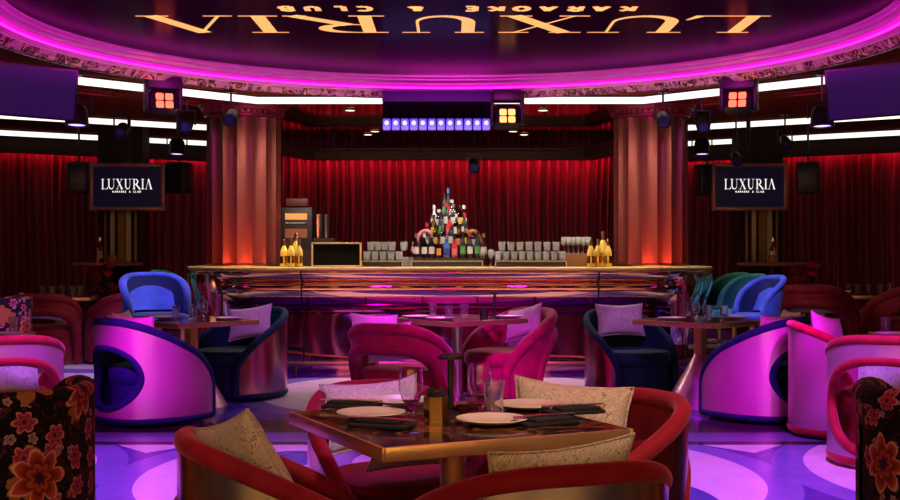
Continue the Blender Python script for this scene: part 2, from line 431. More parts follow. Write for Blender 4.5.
# moulded ring
prof = [(3.46,3.235),(3.46,3.20),(3.49,3.185),(3.49,3.17),(3.52,3.16),(3.535,3.145),(3.535,3.13)]
mb = MB(); mb.lathe(prof, 160, (RC.x,RC.y,0)); struct('trim_1', mb, M['ringm'])
mb = MB(); mb.lathe([(3.60,3.09),(3.62,3.092),(3.63,3.08),(3.645,3.078),(3.655,3.066),(3.66,3.065)], 160, (RC.x,RC.y,0)); struct('trim_2', mb, M['ringm'])
mb = MB(); mb.lathe([(3.535,3.13),(3.56,3.118),(3.575,3.105),(3.60,3.09)], 160, (RC.x,RC.y,0)); tag(mb.build('ring_glow_band', M['ring_glow']), 'added magenta band imitating glow on the moulded ceiling ring', 'light')  # emissive band added to imitate the magenta glow on the moulding
mb = MB(); mb.tube([(RC.x+3.573*math.cos(2*PI*i/160), RC.y+3.573*math.sin(2*PI*i/160), 3.098) for i in range(160)], .009, 8, closed=True)
tag(mb.build('neon_tube', M['pink_led']), 'thin magenta neon line running round the moulded ceiling ring', 'light')
mb = MB(); mb.lathe([(3.66,3.065),(3.665,3.06),(3.70,3.01),(3.71,3.0),(3.74,2.995),(3.78,3.0),(3.80,3.05)], 160, (RC.x,RC.y,0)); struct('trim_4', mb, M['lace'])
# walls
for nm, c, sz in (('wall_left',(-9.6,8,1.55),(.1,24,3.1)),('wall_right',(9.6,8,1.55),(.1,24,3.1)),('wall_back',(0,21.4,1.55),(20,.1,3.1)),('wall_front',(0,-3.6,1.55),(20,.1,3.1))):
    mb = MB(); mb.box(c, sz); struct(nm, mb, M['ochre'] if nm == 'wall_front' else M['wall'], smooth=False)

# luminous cove strips
def strip(path, label):
    mb = MB(); mb.sweep(path, [(-.02,2.965),(.02,2.965),(.02,3.035),(-.02,3.035)])
    o = mb.build('light_strip', M['white_led'], smooth=False); tag(o, label, 'light')
    mb = MB(); mb.sweep(path, [(-.05,3.035),(.05,3.035),(.05,CZ),(-.05,CZ)]); mb.build('mounting_channel', M['dark'], o, smooth=False)
    mb = MB(); mb.sweep([(p[0], p[1]+.25) for p in path], [(-.12,CZ),(-.1,CZ-.03),(-.04,CZ-.035),(-.02,CZ-.06),(.1,CZ-.06),(.12,CZ)]); struct('trim_%d' % random.randint(10,99), mb, M['walnut'])
strip([(-4.9,10.9),(-3.75,12.05),(-2.19,13.65),(2.19,13.65),(3.75,12.05),(4.9,10.9)], 'long bright white ceiling strip bent round the ring above the bar')
strip([(-8.4,13.5),(-5.69,15.17),(-3.0,16.9)], 'white ceiling strip on the left, upper one of the pair left of the column')
strip([(3.0,16.9),(5.69,15.17),(8.4,13.5)], 'white ceiling strip on the right, upper one of the pair right of the column')
strip([(-8.9,15.7),(-6.54,17.4),(-3.4,19.45)], 'white ceiling strip on the left nearest the red curtain top')
strip([(3.4,19.45),(6.54,17.4),(8.9,15.7)], 'white ceiling strip on the right nearest the red curtain top')
# moulded steps beside strips
for s in (-1,1):
    mb = MB(); pth = [(s*2.3,14.3),(s*3.95,12.6),(s*5.2,11.3)] if s > 0 else [(-5.2,11.3),(-3.95,12.6),(-2.3,14.3)]
    for k in range(3): mb.sweep([(p[0], p[1]+k*.32) for p in pth], [(-.1,CZ),(-.08,CZ-.03-.006*k),(.06,CZ-.035-.006*k),(.08,CZ)])
    struct('trim_%d' % (5+s), mb, M['walnut'])
# downlights in the tiled ceiling
for i, (px, py) in enumerate(((350,109.5),(543,109.5),(368,134),(524,134),(375,148.5),(513,148.5))):
    d = (CZ-CH)*F/(250-py)
    if py > 145: d = 17.6
    mb = MB(); mb.lathe([(0,-.012),(.07,-.012),(.085,0)], 20); o = mb.build('downlight', M['dark'], loc=((px-450)*d/F, d, CZ))
    tag(o, 'small round ceiling downlight in the tiled ceiling behind the columns', 'light', 'downlights over the back of the bar')
    mb = MB(); mb.lathe([(0,-.014),(.06,-.014)], 20); mb.build('lens', M['down_led'], o)

# pelmets and curtains
def pelmet(path, z0, z1, nm, mt='walnut3'):
    mb = MB(); mb.sweep(path, [(-.06,z0),(.16,z0),(.16,z0+.045),(.13,z0+.05),(.13,z1-.05),(.17,z1-.04),(.17,z1),(-.06,z1)]); struct(nm, mb, M[mt], smooth=False)
M['walnut2'] = plain('dark_walnut', (.12,.055,.03), .45, 0, .2)
M['walnut3'] = plain('black_walnut', (.03,.01,.008), .5, 0, .1)
pelmet([(-2.85,15.6),(-2.2,18.7),(2.2,18.7),(2.85,15.6)], 2.70, 2.88, 'trim_21', 'walnut2')
for x in (-1.8,0,1.8):
    mb = MB(); mb.tube([(x,18.7,2.86),(x,18.7,CZ)], .01, 6); struct('trim_24', mb, M['dark'])
pelmet([(-9.4,16.0),(-3.0,20.3)], 2.75, CZ, 'trim_22'); pelmet([(3.0,20.3),(9.4,16.0)], 2.75, CZ, 'trim_23')
def curtain(p0, p1, z0, z1, label, seed):
    rnd = random.Random(seed); p0 = Vector(p0); p1 = Vector(p1); L = (p1-p0).length; d = (p1-p0)/L; nrm = Vector((d.y,-d.x))
    xs = [0]; 
    while xs[-1] < L: xs.append(xs[-1]+rnd.uniform(.08,.19))
    n = int(L/.013); amps = [rnd.uniform(.08,.14) for _ in xs]
    def off(x, z):
        for i in range(len(xs)-1):
            if xs[i] <= x < xs[i+1]:
                t = (x-xs[i])/(xs[i+1]-xs[i]); return amps[i]*(math.sin(PI*t)**2.1)*(1+.12*math.sin(3*z+i))
        return 0
    def fn(u, v):
        x = u*L; z = z0+(z1-z0)*v; o = off(min(L-1e-6, x+.02*math.sin(z*1.7+x)), z); return (p0.x+d.x*x+nrm.x*o, p0.y+d.y*x+nrm.y*o, z)
    mb = MB(); mb.grid(fn, n, 10); tag(mb.build('curtain', M['curtain'], ang=80), label, 'curtain')
curtain((-9.4,16.3),(-3.0,20.6), .02, 2.85, 'dark red velvet curtain hanging left of the bar columns', 1)
curtain((3.0,20.6),(9.4,16.3), .02, 2.85, 'dark red velvet curtain hanging right of the bar columns', 2)
curtain((-2.9,19.5),(2.9,19.5), .02, 3.045, 'red velvet curtain hanging behind the bar between the columns', 3)

# ------------------------------------------------------------------ columns on the bar
def column(x, label):
    r = thing('fluted_column', label, 'column', (x,14.25,0))
    nf = 16
    mb = MB(); mb.lathe([(.442,.0),(.442,1.16),(.442,1.6),(.442,2.2),(.442,2.88)], nf*8, flute=lambda a, z: 1-.075*abs(math.sin(a*nf/2))**.8); mb.build('shaft', M['column'], r, ang=50)
    mb = MB(); mb.lathe([(.40,2.84),(.455,2.85),(.46,2.875),(.44,2.885),(.44,2.9),(.49,2.93),(.5,2.965),(.52,2.97),(.53,3.0),(.56,3.01),(.56,CZ)], 64); mb.build('capital', M['column'], r)
    mb = MB()
    for i in range(44):
        a = 2*PI*i/44; mb.box((.46*math.cos(a), .46*math.sin(a), 2.905), (.03,.03,.03), a)
    mb.build('dentils', M['column'], r, smooth=False)
    mb = MB(); mb.lathe([(.42,1.02),(.465,1.03),(.465,1.12),(.44,1.14),(.42,1.15)], 64); mb.build('base_ring', M['bronze'], r)
column(-2.45, 'tall fluted copper coloured column at the left end of the bar'); column(2.385, 'tall fluted copper coloured column at the right end of the bar')

# ------------------------------------------------------------------ bar counter
def rounded(path, r=.25, k=6):
    out = [Vector(path[0])]
    for i in range(1, len(path)-1):
        a, p, b = Vector(path[i-1]), Vector(path[i]), Vector(path[i+1]); d0 = (a-p).normalized()*r; d1 = (b-p).normalized()*r
        for j in range(k+1):
            t = j/k; out.append((p+d0)*(1-t)**2 + p*2*t*(1-t) + (p+d1)*t*t)
    out.append(Vector(path[-1])); return [(v.x, v.y) for v in out]
bar = thing('bar_counter', 'long polished copper bar counter with gold edged top between the columns', 'bar counter', (0,12.6,0))
bar.location = (0,0,0)
bp = rounded([(-2.84,14.4),(-2.80,13.25),(-2.32,12.6),(2.32,12.6),(2.80,13.25),(2.84,14.4)], .3)
mb = MB(); mb.sweep(bp, [(.0,1.085),(.12,1.085),(.135,1.09),(.135,1.112),(.12,1.117),(-.72,1.117),(-.72,1.085)]); mb.build('countertop', M['topgold'], bar)
mb = MB(); mb.sweep(bp, [(.11,1.085),(.125,1.07),(.125,1.05),(.105,1.01),(.06,.975),(.03,.965),(.028,.95),(.06,.945),(.09,.92),(.095,.88),(.075,.83),(.03,.77),(-.03,.71),(-.09,.67)], False); mb.build('upper_fascia', M['barmetal'], bar, ang=60)
mb = MB(); mb.sweep(bp, [(-.09,.67),(-.075,.665),(-.075,.645),(-.11,.64),(-.13,.62),(-.13,.12),(-.10,.11),(-.10,.0)], False); mb.build('lower_panel', M['barlow'], bar, ang=20)
for s in (-1,1):
    x = 1.55*s; mb = MB(); mb.sweep([(x-.008,12.6),(x+.008,12.6)], [(.113,1.083),(.13,1.07),(.13,1.05),(.11,1.01),(.065,.97),(.035,.96),(.065,.94),(.095,.92),(.1,.88),(.08,.83),(.035,.77),(-.025,.71),(-.08,.67),(-.08,.62),(-.125,.62),(-.125,.1),(-.2,.1),(-.2,.6),(-.2,1.08)]); mb.build('seam', M['dark'], bar, smooth=False)
mb = MB(); rp = rounded([(-2.75,13.0),(-2.32,12.25),(2.32,12.25),(2.75,13.0)], .25); mb.tube([(x,y,.14) for x, y in rp], .022, 10)
fr = mb.build('foot_rail', M['bronze'], bar)
for i in range(8):
    x = -2.2+i*4.4/7; mb = MB(); mb.tube([(x,12.25,.14),(x,12.25,0)], .012, 8); mb.tube([(x,12.25,.14),(x,12.7,.14)], .01, 8); mb.build('rail_bracket', M['bronze'], bar)
for s in (-1,1):
    mb = MB(); mb.sweep([(s*2.44,12.66),(s*2.70,13.08)] if s > 0 else [(-2.70,13.08),(-2.44,12.66)], [(.16,1.04),(.17,.95),(.1,.75),(.03,.55),(.0,.3),(-.12,.3),(-.12,1.04)])
    mb.build('end_panel', M['barside'], bar, ang=60)
mb = MB(); mb.box((0,13.35,.95), (3.6,.5,.27)); mb.build('back_shelf', M['black'], bar, smooth=False)

# things on the bar
def box_tray(px0, px1, label):
    d = 13.2; x0 = (px0-450)*d/F; x1 = (px1-450)*d/F
    t = thing('drip_shelf', label, 'shelf', ((x0+x1)/2, d, 1.117))
    w = x1-x0
    mb = MB(); mb.box((0,0,.031), (w,.3,.05), bev=.004); mb.build('tray', M['black'], t, smooth=False)
    mb = MB(); mb.box((0,-.152,.062), (w,.012,.009)); mb.box((0,0,.06), (w,.3,.006))
    for s in (-1,1): mb.box((s*(w/2),-.152,.03), (.01,.012,.06))
    mb.build('bright_edge', M['steel'], t, smooth=False); return t
box_tray(363,403,'black drip shelf with bright metal edge beside the black framed board'); box_tray(495,565,'wide black drip shelf with bright metal edge under the right glass rows'); box_tray(412,482,'low dark shelf carrying the pyramid of bottles')
def glass_proto(name, prof, label, cat, mat=None):
    mb = MB(); mb.lathe(prof, 20); o = mb.build(name, mat or M['glass']); tag(o, label, cat); return Proto(o)
tum = [(0,.004),(.03,.004),(.036,.01),(.042,.1),(.0435,.105),(.041,.1),(.033,.016),(0,.014)]
wine = [(0,.004),(.032,.004),(.032,.007),(.005,.012),(.004,.075),(.02,.09),(.036,.12),(.036,.15),(.03,.185),(.0285,.185),(.034,.15),(.034,.122),(.018,.094),(0,.082)]
PT = glass_proto('tumbler', tum, 'x', 'glass', M['bar_glass']); PW = glass_proto('wine_glass', wine, 'x', 'glass', M['bar_glass'])
def rowg(pr, px0, px1, n, d, z, label, grp):
    for i in range(n):
        px = px0+(px1-px0)*i/max(1,n-1); pr.put(((px-450)*d/F, d, z), random.random()*6, label, grp)
SH = 1.117+.063
rowg(PT,367,399,5,13.12,SH,'clear tumbler upright in the front row left of the bottle pyramid','tumblers left of the bottle pyramid')
rowg(PT,367,399,5,13.24,SH,'clear tumbler upright in the back row left of the bottle pyramid','back tumblers left of the bottle pyramid')
rowg(PT,392,416,3,13.18,SH+.106,'clear tumbler stacked on the second level left of the bottle pyramid','upper tumblers left of the bottle pyramid')
rowg(PT,371,385,3,13.2,SH+.106,'clear tumbler on the upper level beside the black framed board','upper tumblers beside the black board')
rowg(PT,405,411,2,13.12,1.12,'clear tumbler close beside the bottle pyramid on the counter','tumblers at the pyramid foot')
rowg(PT,498,562,9,13.12,SH,'clear tumbler in the front row right of the bottle pyramid','front tumblers right of the bottle pyramid')
rowg(PT,498,562,9,13.24,SH,'clear tumbler in the back row right of the bottle pyramid','back tumblers right of the bottle pyramid')
rowg(PT,502,556,7,13.18,SH+.106,'clear tumbler on the second level right of the bottle pyramid','upper tumblers right of the bottle pyramid')
mb = MB(); mb.box((0,0,.07), (.34,.2,.14), bev=.005); tag(mb.build('glass_box', M['cork'], loc=((576-450)*13.3/F,13.3,1.117)), 'dark brown box under the row of wine glasses near right column', 'box')
rowg(PW,564,588,6,13.25,1.258,'stemmed wine glass in the row beside the right gold bottles','wine glasses on the brown box')
rowg(PW,564,588,6,13.35,1.258,'stemmed wine glass in the second row beside the right gold bottles','wine glasses at the back of the brown box')
rowg(PW,483,491,2,13.1,1.12,'stemmed glass standing just right of the bottle pyramid','stemmed glasses by the pyramid')

def bottle(r, h, body, label_c, cap_c, kind='round'):
    t = thing('bottle', 'x', 'bottle')
    nr = .28*r+.004
    mb = MB()
    if kind == 'square':
        mb.box((0,0,h*.3), (r*1.9,r*1.5,h*.6), bev=r*.25); mb.lathe([(nr,h*.58),(nr,h*.86),(0,h*.86)], 12)
    elif kind == 'skull':
        mb.lathe([(0,0),(r*.7,0),(r*.95,h*.15),(r*1.05,h*.35),(r*.9,h*.55),(r*.4,h*.66),(nr,h*.7),(nr,h*.86),(0,h*.86)], 18)
    else:
        mb.lathe([(0,0),(r*.95,0),(r,h*.02),(r,h*.55),(r*.85,h*.63),(nr*1.2,h*.72),(nr,h*.78),(nr,h*.9),(0,h*.9)], 18)
    mb.build('glass_body', body, t)
    mb = MB(); 
    if kind == 'square': mb.box((0,-r*.76,h*.28), (r*1.4,.003,h*.3))
    else: mb.lathe([(r*1.02 if kind == 'round' else r*1.06,h*.18),(r*1.02 if kind == 'round' else r*1.04,h*.46)], 18)
    mb.build('paper_label', label_c, t, smooth=kind != 'square')
    mb = MB(); mb.lathe([(0,h),(nr*1.25,h),(nr*1.3,h*.84),(0,h*.84)], 12); mb.build('cap', cap_c, t); return t
cols = {k: plain('paint_'+k, [c*.55 for c in v], .35) for k, v in dict(orange=(.7,.3,.1), blue=(.05,.18,.5), red=(.6,.02,.05), white=(.75,.72,.7), black=(.02,.02,.02), green=(.1,.35,.15), yellow=(.75,.55,.1), navy=(.03,.05,.3), silver=(.6,.6,.65), pink=(.7,.2,.3)).items()}
# tiered stand
ts = thing('tiered_stand', 'black stepped display stand under the pyramid of bottles', 'stand', (.0,13.3,SH))
tx = (449-450)*13.2/F
ts.location = (tx, 13.2, SH)
for k, (w, z) in enumerate(((.74,.0),(.58,.11),(.44,.22),(.3,.33),(.17,.44))):
    mb = MB(); mb.box((0,.0+.06*k,z+.02), (w,.28-.04*k,.02)); mb.build('shelf', M['black'], ts, smooth=False)
    for s in (-1,1):
        if k:
            mb = MB(); mb.box((s*(w/2-.01),.06*k,z/2+.01), (.012,.1,z)); mb.build('upright', M['black'], ts, smooth=False)
kinds = [
 ('orange labelled square bottle', .036,.25,M['amber'],cols['orange'],M['dark'],'square'),
 ('blue labelled square bottle', .036,.25,cols['blue'],cols['navy'],M['steel'],'square'),
 ('red labelled square bottle', .036,.25,cols['red'],cols['pink'],M['dark'],'square'),
 ('dark round bottle with red cap', .032,.28,cols['black'],cols['white'],cols['red'],'round'),
 ('clear bottle with white label', .033,.27,M['clearb'],cols['white'],M['steel'],'round'),
 ('slim black bottle with green label', .03,.29,cols['black'],cols['green'],cols['black'],'round'),
 ('bulbous silver glass bottle', .042,.21,M['clearb'],cols['silver'],cols['silver'],'skull'),
 ('amber bottle with yellow label', .034,.26,M['amber'],cols['yellow'],cols['black'],'round'),
 ('turquoise glass bottle', .03,.27,M['bglass'],cols['white'],cols['white'],'round')]
tiers = [(0,[-.36,4,-.27,8,-.19,4,-.11,0,-.025,1,.06,2,.15,5,.23,3,.31,5,.38,4],-.09),(1,[-.24,3,-.15,7,-.07,4,.02,3,.1,0,.18,7,.26,6],-.04),(2,[-.17,7,-.09,5,0,2,.08,8,.17,3],.03),(3,[-.11,6,-.03,3,.05,4,.12,7],.1),(4,[-.05,5,.03,6],.18)]
tn = ('bottom','second','third','fourth','top'); ordn = ('first','second','third','fourth','fifth','sixth','seventh','eighth','ninth','tenth')
protos = {}
for k, lst, dy in tiers:
    for i in range(0, len(lst), 2):
        x, kd = lst[i], lst[i+1]; nm = kinds[kd]
        if kd not in protos: protos[kd] = Proto(bottle(*nm[1:]))
        z = SH+(0,.11,.22,.33,.44)[k]+.03
        protos[kd].put((tx+x, 13.2+dy, z), random.uniform(-.3,.3) if nm[6] != 'square' else 0, '%s on the %s pyramid tier, %s from left' % (nm[0], tn[k], ordn[i//2]))
b = bottle(.027,.36,cols['black'],cols['red'],cols['blue'],'round'); b.location = (tx+.0,13.42,SH+.5)
tag(b, 'tall dark bottle with blue cap topping the pyramid of bottles', 'bottle'); b.location = (tx-.01,13.37,SH+.45)
for x, lab in ((-.165,'white capped pear shaped decanter left of the pyramid peak'),(.165,'slim frosted bottle with round stopper right of the pyramid peak')):
    q = bottle(.034,.26,cols['silver'] if x < 0 else M['clearb'],cols['white'],cols['white'],'skull' if x < 0 else 'round'); q.location = (tx+x,13.36,SH+.36); tag(q, lab, 'bottle')
for s in (-1,1):   # curled arms of a hanging bottle cradle
    mb = MB(); mb.tube([(tx+s*(.2+.2*t), 13.12, SH+.30+.06*math.sin(t*3.1)-.2*t*t) for t in [i/8 for i in range(9)]], .022, 8)
    tag(mb.build('wine_cradle', cols['pink'] if s < 0 else M['bronze']), 'curved dark bottle cradle arm on the %s flank of the bottle pyramid' % ('left' if s < 0 else 'right'), 'holder')

def champagne(h=.3):
    t = thing('champagne_bottle', 'x', 'bottle')
    mb = MB(); mb.lathe([(0,0),(.038,0),(.041,.01),(.041,h*.5),(.036,h*.6),(.018,h*.74),(.014,h*.8),(0,h*.8)], 20); mb.build('glass_body', M['goldfoil'], t)
    mb = MB(); mb.lathe([(.0165,h*.72),(.0165,h*.97),(.012,h),(0,h)], 16); mb.build('foil', M['bronze'], t)
    mb = MB(); mb.lathe([(.0418,h*.14),(.0418,h*.4)], 20); mb.build('paper_label', M['gold'], t)
    mb = MB(); mb.lathe([(0,0),(.011,0),(.011,.003),(0,.003)], 12, mat=Matrix.Translation((0,-.03,h*.56)) @ Matrix.Rotation(R(90),4,'X')); mb.build('seal', M['plate'], t); return t
pc = Proto(champagne())
for px, d, sc, lab in ((284,12.85,1,'gold champagne bottle beside the left column, outer one in front'),(291,12.8,1,'gold champagne bottle beside the left column, middle one in front'),(299,12.85,1,'gold champagne bottle beside the left column, nearest the black board'),(296,13.0,1.22,'taller gold champagne bottle behind the others at the left column'),
                  (591,12.8,1,'gold champagne bottle of the right cluster, nearest the wine glasses'),(598,12.85,1,'gold champagne bottle of the right cluster, second from the wine glasses'),(603,13.0,1.28,'tallest gold champagne bottle of the right cluster'),(608,12.82,1,'gold champagne bottle of the right cluster, closest to the column')):
    pc.put(((px-450)*d/F, d, 1.117), 0, lab, None, sc)
t = thing('framed_board', 'black menu board in gold frame standing on the bar', 'board', ((336.5-450)*12.9/F, 12.9, 1.117))
w, h = 50*12.9/F, .265
mb = MB(); mb.box((0,0,h/2), (w-.03,.02,h-.03)); mb.build('board', plain('matt_black', (.006,.006,.006), .9, spec=.1), t, smooth=False)
mb = MB()
for s in (-1,1): mb.box((s*(w/2-.009),0,h/2), (.018,.04,h), bev=.003); mb.box((0,0,.009 if s < 0 else h-.009), (w,.04,.018), bev=.003)
mb.build('frame', M['topgold'], t)
# back bar machine
t = thing('bar_machine', 'dark back bar oven cabinet with two lit windows beside left column', 'appliance', ((298-450)*14.5/F, 14.5, 0))
mb = MB(); mb.box((0,0,.66), (.4,.4,1.28)); mb.box((0,0,1.55), (.38,.36,.52), bev=.01); mb.build('cabinet', M['black'], t)
mb = MB(); mb.box((0,0,1.87), (.27,.3,.1), bev=.015); mb.build('top_box', plain('dark_red_box',(.09,.015,.015),.4), t)
for z, w, h in ((1.70,.26,.075),(1.50,.26,.11)):
    mb = MB(); mb.box((0,-.182,z), (w,.01,h)); dd = mb.build('window', M['glow_win'] if z > 1.6 else M['cork'], t, smooth=False)
for z in (1.62,):
    mb = MB(); mb.tube([(-.12,-.2,z),(.12,-.2,z)], .008, 8); mb.build('handle', M['steel'], t)
for i in range(2):
    mb = MB()
    for k in range(6): mb.lathe([(.034,k*.045),(.045,.05+k*.045),(.046,.055+k*.045)], 18)
    o = mb.build('cup_stack', M['steel'], loc=((319+i*6-450)*14.4/F, 14.4+.1*i, 1.45)); tag(o, ('tall stack of metal cups right of the dark oven cabinet','second stack of metal cups further right of the oven cabinet')[i], 'cups')
mb = MB(); mb.box(((325-450)*14.5/F,14.5,.72), (.25,.3,1.44)); tag(mb.build('side_cabinet', M['black'], smooth=False), 'black side cabinet under the stacks of metal cups', 'cabinet')
mb = MB(); mb.tube([((292+i*1.3-450)*13.4/F, 13.4, 1.14+i*.03) for i in range(9)], .02, 8); 

# ------------------------------------------------------------------ lettering
def strokes(glyph, x0, w, h):
    out = []
    for pts, wd in glyph:
        out.append(([(x0+p[0]*w, p[1]*h) for p in pts], [v*w for v in wd] if isinstance(wd, (list,tuple)) else wd))
    return out
def poly_mb(mb, polys, fn):
    for pl in polys: mb.add([fn(x, y) for x, y in pl], [tuple(range(len(pl)))])
def ribbon(pts, wds):
    polys = []
    for i in range(len(pts)-1):
        (x0,y0),(x1,y1) = pts[i], pts[i+1]; L = math.hypot(x1-x0, y1-y0) or 1; nx, ny = -(y1-y0)/L, (x1-x0)/L; a, b = wds[i]/2, wds[i+1]/2
        polys.append([(x0+nx*a,y0+ny*a),(x0-nx*a,y0-ny*a),(x1-nx*b,y1-ny*b),(x1+nx*b,y1+ny*b)])
    return polys
def arc(cx, cy, rx, ry, a0, a1, n=14): return [(cx+rx*math.cos(R(a0+(a1-a0)*i/n)), cy+ry*math.sin(R(a0+(a1-a0)*i/n))) for i in range(n+1)]
TK, TN, SF = .145, .032, .035    # thick, thin, serif thickness in cap heights
def serif(x0, x1, y): return [[(x0,y-SF/2),(x1,y-SF/2),(x1,y+SF/2),(x0,y+SF/2)]]
def G_U(w):
    P_ = []
    b = .36
    P_ += ribbon([(w*.2,1),(w*.2,b)], [TK,TK]); a = arc(w*.5,b,w*.3,b-.03,180,360,16)
    P_ += ribbon(a, [TK+(TN-TK)*i/16 for i in range(17)]); P_ += ribbon([(w*.8,b),(w*.8,1)], [TN,TN])
    return P_+serif(0,w*.36,.985)+serif(w*.66,w,.985)
def G_L(w): return ribbon([(w*.2,1),(w*.2,0)], [TK,TK])+serif(0,w*.42,.985)+serif(0,w*.92,.016)+[[(w*.92,0),(w,.24),(w*.96,.24),(w*.8,.03)]]
def G_X(w): return ribbon([(w*.2,1),(w*.84,0)], [TK*1.15]*2)+ribbon([(w*.8,1),(w*.16,0)], [TN]*2)+serif(0,w*.38,.985)+serif(w*.62,w*.98,.985)+serif(0,w*.34,.016)+serif(w*.64,w,.016)
def G_R(w):
    a = arc(w*.36,.745,w*.3,.235,90,-90,16)
    return ribbon([(w*.2,1),(w*.2,0)], [TK]*2)+serif(0,w*.36,.985)+serif(0,w*.36,.016)+ribbon(a, [TN+(TK-TN)*math.sin(PI*i/16) for i in range(17)])+ribbon([(w*.2,.51),(w*.37,.51)], [TN]*2)+ribbon([(w*.4,.52),(w*.92,0)], [TK*1.1,TK])+serif(w*.78,w*1.02,.016)
def G_I(w): return ribbon([(w*.5,1),(w*.5,0)], [TK*1.05]*2)+serif(w*.05,w*.95,.985)+serif(w*.05,w*.95,.016)
def G_A(w): return ribbon([(w*.5,1),(w*.14,0)], [TN*1.2]*2)+ribbon([(w*.47,1),(w*.84,0)], [TK*1.15]*2)+serif(0,w*.3,.016)+serif(w*.66,w,.016)
WORD = [(G_L,0,.665),(G_U,.60,.82),(G_X,1.48,.74),(G_U,2.33,.72),(G_R,3.17,.82),(G_I,4.03,.36),(G_A,4.42,.79)]
SG = {'K':[[(0,0),(0,1)],[(0,.45),(.7,1)],[(.2,.6),(.75,0)]],'A':[[(0,0),(.4,1),(.8,0)],[(.15,.33),(.65,.33)]],'R':[[(0,0),(0,1),(.5,1),(.65,.75),(.5,.5),(0,.5)],[(.3,.5),(.7,0)]],
 'O':[[(.4+.4*math.cos(2*PI*i/12),.5+.5*math.sin(2*PI*i/12)) for i in range(13)]],'E':[[(.6,1),(0,1),(0,0),(.6,0)],[(0,.5),(.5,.5)]],'&':[[(.8,0),(.2,.75),(.35,1),(.5,.75),(.1,.3),(.3,0),(.7,.4)]],
 'C':[arc(.45,.5,.45,.5,50,310,10)],'L':[[(0,1),(0,0),(.55,0)]],'U':[[(0,1),(0,.3),(.15,.05),(.5,.05),(.65,.3),(.65,1)]],'B':[[(0,0),(0,1),(.45,1),(.55,.75),(.45,.52),(0,.52)],[(.45,.52),(.65,.27),(.5,0),(0,0)]]}
def word_polys(sx, sy):
    out = []
    for g, x, w in WORD:
        for pl in g(w/.79): out.append([((x+p[0]*.79)*sx, p[1]*sy) for p in pl])
    return out
def sub_polys(x0, x1, h, wd, y0=0):
    txt = 'KARAOKE & CLUB'; n = len(txt); step = (x1-x0)/(n-.3); out = []
    for i, c in enumerate(txt):
        if c == ' ': continue
        for pl in SG[c]:
            pts = [(x0+i*step+p[0]*step*.62, y0+p[1]*h) for p in pl]; out += ribbon(pts, [wd]*len(pts))
    return out
sg = thing('ceiling_sign', 'large gold letters LUXURIA KARAOKE & CLUB on the black round ceiling', 'sign', (0,0,0))
def slab(mb, polys, fn, th):
    for pl in polys:
        n = len(pl); a = [fn(x,y,0) for x,y in pl]; b = [fn(x,y,th) for x,y in pl]
        mb.add(a+b, [tuple(range(n)), tuple(range(2*n-1,n-1,-1))]+[(i,(i+1)%n,n+(i+1)%n,n+i) for i in range(n)])
ZL = 3.2195
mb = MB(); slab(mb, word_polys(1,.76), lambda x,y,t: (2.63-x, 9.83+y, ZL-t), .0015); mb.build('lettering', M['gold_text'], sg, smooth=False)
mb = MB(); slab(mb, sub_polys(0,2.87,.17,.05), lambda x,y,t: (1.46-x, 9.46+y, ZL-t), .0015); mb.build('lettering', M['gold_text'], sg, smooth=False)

# ------------------------------------------------------------------ TVs with logo
def tv_mid(s, label, pxc):
    d = 16.0; t = thing('television', label, 'television', ((pxc-450)*d/F, d, 1.3+(250-187)*d/F))
    w, h = 1.0, .63
    mb = MB(); mb.box((0,0,0), (w-.06,.05,h-.06)); mb.build('screen', M['navy'], t, smooth=False)
    mb = MB()
    for k in (-1,1): mb.box((k*(w/2-.025),0,0), (.05,.09,h), bev=.01); mb.box((0,0,k*(h/2-.025)), (w-.08,.088,.05), bev=.01)
    mb.build('frame', M['tvframe'], t)
    mb = MB(); sc = .68/5.21; slab(mb, word_polys(sc,.135), lambda x,y,q: (-.34+x, -.027-q, -.03+y), .002)
    slab(mb, sub_polys(0,.38,.022,.006), lambda x,y,q: (-.19+x, -.027-q, -.075+y), .002)
    mb.build('logo', M['white_text'], t, smooth=False)
    mb = MB(); mb.tube([(0,.06,h/2-.1),(0,.06,3.05-(1.3+63*d/F))], .03, 10); mb.box((0,.05,0), (.3,.06,.3)); mb.build('ceiling_mount', M['dark'], t)
tv_mid(-1, 'framed television with LUXURIA logo left of the left column', 127.5); tv_mid(1, 'framed television with LUXURIA logo right of the right column', 749.5)
def speaker(px, py, yaw, label, d=16.2):
    p = P(px, py, d); t = thing('speaker', label, 'speaker', p, yaw)
    mb = MB(); mb.box((0,0,0), (.3,.28,.42), bev=.03)
    mb.build('cabinet', M['black'], t)
    mb = MB(); mb.box((0,-.142,0), (.24,.01,.36), bev=.004); mb.build('grille', M['dark'], t)
    mb = MB(); mb.tube([(0,0,.2),(0,0,CZ-p.z)], .015, 8); mb.build('bracket', M['dark'], t)
speaker(79,178,R(15),'black hanging loudspeaker on the left side of left television'); speaker(179,178,R(-12),'black hanging loudspeaker between left television and left column')
speaker(707,180,R(12),'black hanging loudspeaker between right column and right television'); speaker(808,178,R(-15),'black hanging loudspeaker on the right side of right television')
